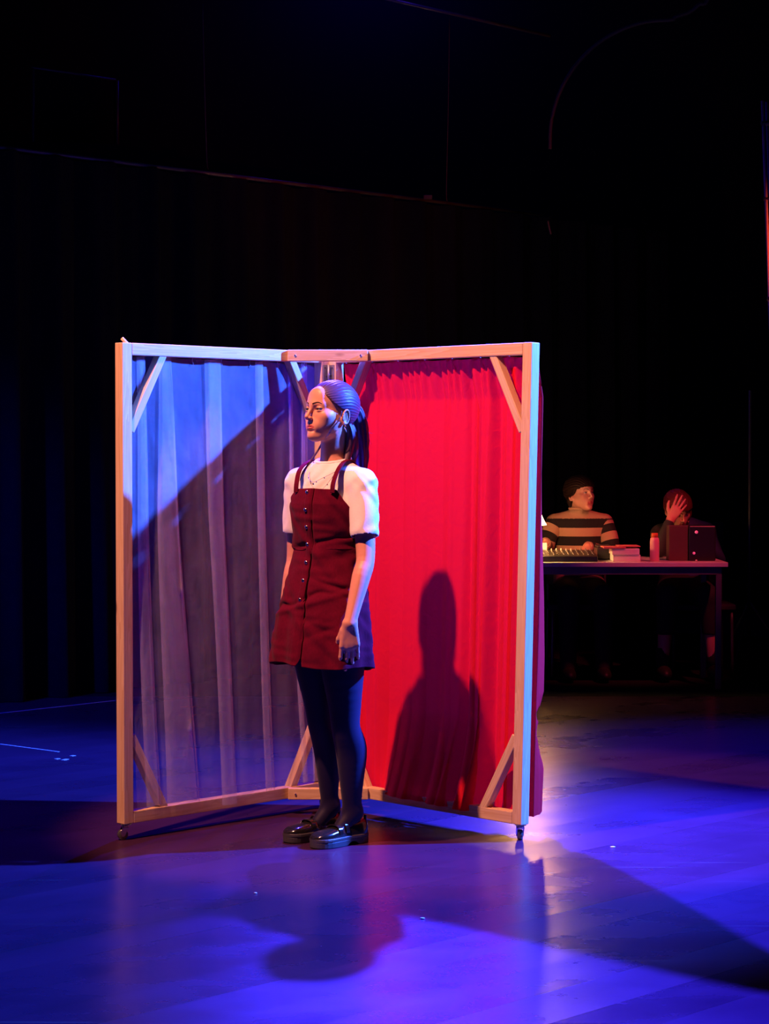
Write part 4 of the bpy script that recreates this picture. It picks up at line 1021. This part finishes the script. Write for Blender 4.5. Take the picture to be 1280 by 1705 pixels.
# --- person covering their face
bx_, by_ = PX(1140, YA), YA
pB = thing('person', (bx_, by_, 0), 'person with dark red hair behind the table, one hand over their face', 'person')
chair(bx_+.10, by_+.04, 'dark chair at the right end of the table under the person covering their face', .97)
hB = Fr((PX(1129, YA-.12), YA-.12, P(1129, 848, YA-.12)[2]), R(16), rx=R(30), ry=R(-6), sc=.96)
Gm = Grid((bx_-.34, by_-.62, .0), (bx_+.40, by_+.26, 1.30), .0045)
head_prims(Gm, hB)
nb = JA(1146, 880, .03); Gm.add(cone(hB.p((0, .035, -.07)), nb, .048, .054), .02)
sL_, sR_ = JA(1100, 890, .0), JA(1176, 888, .03)
Gm.add(cone(nb, sL_, .05, .05), .03); Gm.add(cone(nb, sR_, .05, .05), .03)
Gm.add(cone((bx_, by_+.02, .86), (bx_, by_+.05, .56), .115, .125, n=(0, 1, 0), fl=.72), .05)
wLb = np.array([PX(1116, 13.2), 13.20, P(1116, 866, 13.2)[2]]); eL = np.array([PX(1096, 13.2), 13.16, .825]); eR, wR = JA(1188, 930, -.14), np.array([PX(1172, 13.1), 13.10, .83])
Gm.add(cone(sL_, eL, .044, .038), .02); Gm.add(cone(eL, wLb, .036, .026), .015)
Gm.add(cone(sR_, eR, .044, .038), .02); Gm.add(cone(eR, wR, .036, .026), .015)
# palm held to the face, fingers up into the fringe
hd = P(1138, 829, 13.22)-wLb
hand_prims(Gm, wLb, hd, (.75, -.1, -.75), (.1, 1, .1), curl=(.10, .12, .15, .2), spread=.12, thumb=(.75, .05), sc=1.0)
hand_prims(Gm, wR, (-.6, -.8, -.3), (.8, -.5, 0), (0, .1, -1), curl=(.4, .4, .4, .4))
lg = []
for s, kx, fx in ((-1, PX(1112, 13.1), PX(1105, 13.1)), (1, PX(1180, 13.1), PX(1190, 13.1))):
    lg += [(cone((bx_+s*.09, by_-.02, .53), (kx, by_-.42, .53), .085, .06), .03), (cone((kx, by_-.42, .53), (fx, by_-.40, .09), .055, .036), .02)]
for p_, k in lg: Gm.add(p_, k)
V, F = Gm.mesh(); lc = hB.inv(V[F].mean(1))
lipm = (lc[:, 1] < -.078) & (np.abs(lc[:, 0]) < .0215) & (lc[:, 2] > -.0765) & (lc[:, 2] < -.0545-np.abs(lc[:, 0])*.3)
mk('body', V, F, None, pB, mats=[M['skin'], M['lip']], mi=lipm.astype(int), label='face, hand and bare ankles')
eyes(hB, np.zeros(3), pB, grid=Gm)
hr = hair_cap(hB, np.zeros(3), pB, [-.12, -.07, -.04, -.01, .02, .035, .045, .06, .12], [.05, .04, .02, -.012, -.035, -.06, -.12, -.2, -.2], bulk=.014, groove=.0016, c0=(0, .016, .028), r0=(.078, .104, .086), mat='redhair', nu=160, nv=90, freq=30, jag=.006)
for s in (-1, 1): lock([(s*.070, -.02, .02), (s*.074, -.035, -.03), (s*.066, -.04, -.075)], [.012, .013, .004], hB, n=12, parent=hr, root_o=0, mat='redhair')
Gs = Grid((bx_-.36, by_-.50, .48), (bx_+.40, by_+.30, 1.12), .006)
jk = [(cone(nb+np.array([-.03, 0, -.02]), sL_, .060, .062), .03), (cone(nb+np.array([.03, .01, -.02]), sR_, .062, .066), .03), (cone((bx_, by_+.02, .86), (bx_, by_+.05, .60), .155, .165, n=(0, 1, 0), fl=.68), .06)]
for q_, k in jk: Gs.add(q_, k)
Gs.add(cone(sR_, eR, .062, .052), .03); Gs.add(cone(eR, wR, .050, .036), .02); Gs.add(cone(sL_, eL, .060, .050), .03); Gs.add(cone(eL, eL+(wLb-eL)*.85, .048, .034), .02)
V, F = Gs.mesh(); xf = V[F].mean(1)[:, 0]
mk('jacket', V, F, None, pB, mats=[M['dkgreen'], M['navy']], mi=(xf > PX(1146, YA)).astype(int), label='dark jacket with a navy blue shoulder')
Gt = Grid((bx_-.36, by_-.60, .0), (bx_+.42, by_+.2, .68), .008)
for i_, ((f, lo, hi), k) in enumerate(lg): Gt.add((lambda P_, f=f, i_=i_: np.maximum(f(P_)-.012, (.29-P_[..., 2]) if i_ % 2 else -9), lo-.02, hi+.02), k)
Gt.add(ell((bx_, by_, .56), (.16, .13, .09)), .04)
V, F = Gt.mesh(); mk('trousers', V, F, M['trousers'], pB)
for fx in (PX(1105, 13.1), PX(1190, 13.1)):
    V, F = spherev((fx, by_-.46, .05), (.048, .13, .05), 20, 12); mk('shoe', [(a, b, max(c, .002)) for a, b, c in V], F, M['rubber'], pB)
    V, F = lathe([(.040, .08), (.045, .13), (.044, .205), (.040, .206)], (fx, by_-.40, 0), 20); mk('sock', V, F, M['trousers'], pB)

# ============================================================ DRAPES, PIPES, CABLES
PA = P(-60, 238, 11.8); hz = PA[2]
def on_h(px, py, z): return PF(px, py, z)
q0 = on_h(-20, 242.5, hz); q1 = on_h(712, 334, hz); dpl = (q1-q0)/np.linalg.norm(q1-q0)
p0 = q0-dpl*.6; p1 = q1+dpl*1.2
def pipe(name, a, b, r, lab, cat, mat='pipe', grp=None):
    V, F = tubev([a, b], r, 16); o = mk(name, V, F, M[mat]); setp(o, lab, cat, grp); return o
pipe('hanging_pipe', p0, p1, .012, 'long dark pipe running across the upper left, carrying the black backdrop', 'pipe')
a = on_h(600, -12, 4.05); b = on_h(915, 60, 4.05); pipe('hanging_pipe', a, b, .010, 'thin blue-lit pipe at the top centre of the picture, ending right of centre', 'pipe')
# backdrop hung from the long pipe
def drape(name, p, q, ztop, amp, per, label, cat, mat, zb=.004, per2=2.3):
    p = np.array(p[:2]); q = np.array(q[:2]); Ln = np.linalg.norm(q-p); t = (q-p)/Ln; nn = np.array([t[1], -t[0]])
    u = np.linspace(0, Ln, int(Ln/.03)); zs = np.linspace(ztop, zb, 24); V = []; F = []
    for z in zs:
        g_ = 1+.6*(ztop-z)/ztop
        o = amp*g_*(np.sin(u*2*math.pi/per+.5*np.sin(u*1.7))+.4*np.sin(u*2*math.pi/per*per2+z*.4))
        for a_, b_ in zip(u, o): c = p+t*a_+nn*b_; V.append((c[0], c[1], z))
    n = len(u)
    for i in range(len(zs)-1):
        for j in range(n-1): F.append((i*n+j, i*n+j+1, (i+1)*n+j+1, (i+1)*n+j))
    o = mk(name, V, F, M[mat]); setp(o, label, cat); return o
M['navydrape'] = pbr('dark_backdrop_cloth', (.008, .008, .016), .95, spec=.1, bump=(.4, .01), scale=18, var=.3)
drape('backdrop_curtain', p0, p1+dpl*1.6, hz-.02, .045, .34, 'huge dark backdrop curtain behind the pine screen, reaching the floor at left', 'curtain', 'navydrape')
def cable(pts, r, lab, mat='cable', name='cable', cat='cable'):
    V, F = tubev(smoothpath(pts, 6), r, 8); o = mk(name, V, F, M[mat]); setp(o, lab, cat); return o
Yc = on_h(345, 290, hz)[1]
cable([P(337, 8, Yc), P(340, 130, Yc), P(344, 262, Yc), P(347, 282, Yc-.0)], .0035, 'thin hanging cable meeting the long pipe at upper left')
Yc2 = on_h(744, 338, hz)[1]
cable([P(748, 30, Yc2), P(746, 180, Yc2), P(743, 318, Yc2), P(745, 334, Yc2)], .0035, 'thin hanging cable at the upper centre right, below the blue-lit pipe')
jb = P(712, 329, q1[1]-.03); V, F = boxv(jb[0]-.03, jb[0]+.03, jb[1]-.02, jb[1]+.02, jb[2]-.012, jb[2]+.016); o = mk('junction_box', V, F, M['cable'], smooth=False); bevel(o, .003); setp(o, 'small grey box clamped on the dark pipe beside the centre cable', 'junction box')
# curved hose
Yh = 13.6; arc = [P(1112-197*math.cos(t), 236-203*math.sin(t), Yh) for t in np.linspace(-.06, 1.6, 9)]
arc = arc+[P(1125, 28, Yh), P(1160, 10, Yh), P(1185, -60, Yh), np.array([P(1195, 0, Yh)[0], Yh, 6.599])]
cable(arc, .012, 'thick grey cable curving in a wide arc at the upper right', name='curved_cable', mat='dull_cable')
cable([P(912, 368, Yh), P(914, 378, Yh), P(917, 390, Yh)], .006, 'short loose cable end below the curved grey cable')
# panel frame high on the left
fr_ = thing('wall_panel', P(120, 190, 14.0), 'faint dark framed panel at the upper left above the long pipe', 'panel')
V, F = tubev([P(52, 112, 13.0), P(192, 133, 13.5)], .008, 10); mk('top_edge', V, F, M['pipe'], fr_)
V, F = tubev([P(195, 134, 13.5), P(196, 240, 13.5)], .010, 10); mk('side_edge', V, F, M['pipe'], fr_)
V, F = tubev([P(55, 114, 13.0), P(56, 236, 13.0)], .010, 10); mk('side_edge', V, F, M['pipe'], fr_)
pa, pb, pc, pd = P(55, 114, 13.03), P(193, 134, 13.53), P(196, 238, 13.53), P(56, 234, 13.03)
V = [pa, pb, pc, pd]+[v+np.array([0, .03, 0]) for v in (pa, pb, pc, pd)]; F = [(0, 1, 2, 3), (7, 6, 5, 4), (0, 4, 5, 1), (1, 5, 6, 2), (2, 6, 7, 3), (3, 7, 4, 0)]; mk('panel_board', V, F, M['wall'], fr_, smooth=False)
# lighting ladder at the right edge
M['ladder'] = pbr('ladder_tube', (.5, .45, .42), .4, .2, var=.15)
lt_ = thing('lighting_ladder', (PX(1290, 11), 11, 0), 'upright red-lit metal ladder truss at the right edge of the picture', 'ladder truss')
tA, tB = P(1269.5, 168, 11.0), P(1281, 500, 11.0); dT = (tB-tA)/(tA[2]-tB[2]); fl_ = tA+dT*(tA[2]-.0)
off = np.array([.13, .02, 0]); offz = np.array([.028, .03, 0])
for k, o_ in enumerate((np.zeros(3), offz, off)):
    V, F = tubev([tA+o_-dT*0, fl_+o_], .009, 12); mk('upright', V, F, M['ladder'], lt_)
for py in (205, 331, 497, 640, 780, 920, 1060):
    t = (P(1275, py, 11)[2]); a_ = tA+dT*(tA[2]-t); V, F = tubev([a_-np.array([.012, 0, 0]), a_+off+np.array([.012, 0, 0])], .012, 10); mk('rung', V, F, M['rubber'], lt_)
st = thing('light_stand', (PX(1248, 14.2), 14.2, 0), 'faint thin dark stand to the right of the table', 'stand')
V, F = tubev([(PX(1248, 14.2), 14.2, .0), (PX(1248, 14.2), 14.2, P(1248, 650, 14.2)[2])], .011, 10); mk('pole', V, F, M['pipe'], st)
for t in (0, 2.1, 4.2):
    c = (PX(1248, 14.2), 14.2); V, F = tubev([(c[0], c[1], .42), (c[0]+.28*math.cos(t), c[1]+.28*math.sin(t), .010)], .009, 8); mk('leg', V, F, M['pipe'], st)

# ============================================================ MARKS ON THE FLOOR
def strip(name, a, b, wd, lab, cat, mat='tape', z=.0012):
    a = np.array(a[:2]); b = np.array(b[:2]); t = (b-a)/np.linalg.norm(b-a); n_ = np.array([-t[1], t[0]])*wd/2
    c = [a+n_, b+n_, b-n_, a-n_]; V = [(*p, .0002) for p in c]+[(*p, z) for p in c]; F = [(3, 2, 1, 0), (4, 5, 6, 7), (0, 1, 5, 4), (1, 2, 6, 5), (2, 3, 7, 6), (3, 0, 4, 7)]
    o = mk(name, V, F, M[mat], smooth=False); setp(o, lab, cat); return o
strip('floor_tape', PF(-30, 1191), PF(192, 1166.5), .020, 'long strip of tape along the back edge of the floor at far left', 'tape')
strip('floor_tape', PF(0, 1239), PF(98, 1252), .012, 'thinner broken strip of tape on the floor at left, nearer than the long one', 'tape')
for (x, y), (x2, y2), l in (((92, 1264), (99, 1263), 'small tape scrap just below the end of the thin tape strip, left one'), ((104, 1266), (112, 1264), 'small tape scrap just below the thin tape strip, middle one'), ((118, 1259), (124, 1258), 'small tape scrap right of the end of the thin tape strip')):
    strip('tape_scrap', PF(x, y), PF(x2, y2), .02, l, 'tape')
for (x, y), l, s in (((425, 1488), 'tiny white speck of paper alone on the floor in front of the woman', .006), ((703, 1530), 'tiny pale scrap beside the shadow edge on the floor, right of centre', .008), ((1020, 1411), 'tiny pale scrap on the floor right of the screen', .010)):
    p = PF(x, y); V, F = spherev((p[0], p[1], .0022), (s, s*.7, .0022), 8, 6); o = mk('paper_scrap', V, F, M['paper']); setp(o, l, 'scrap')
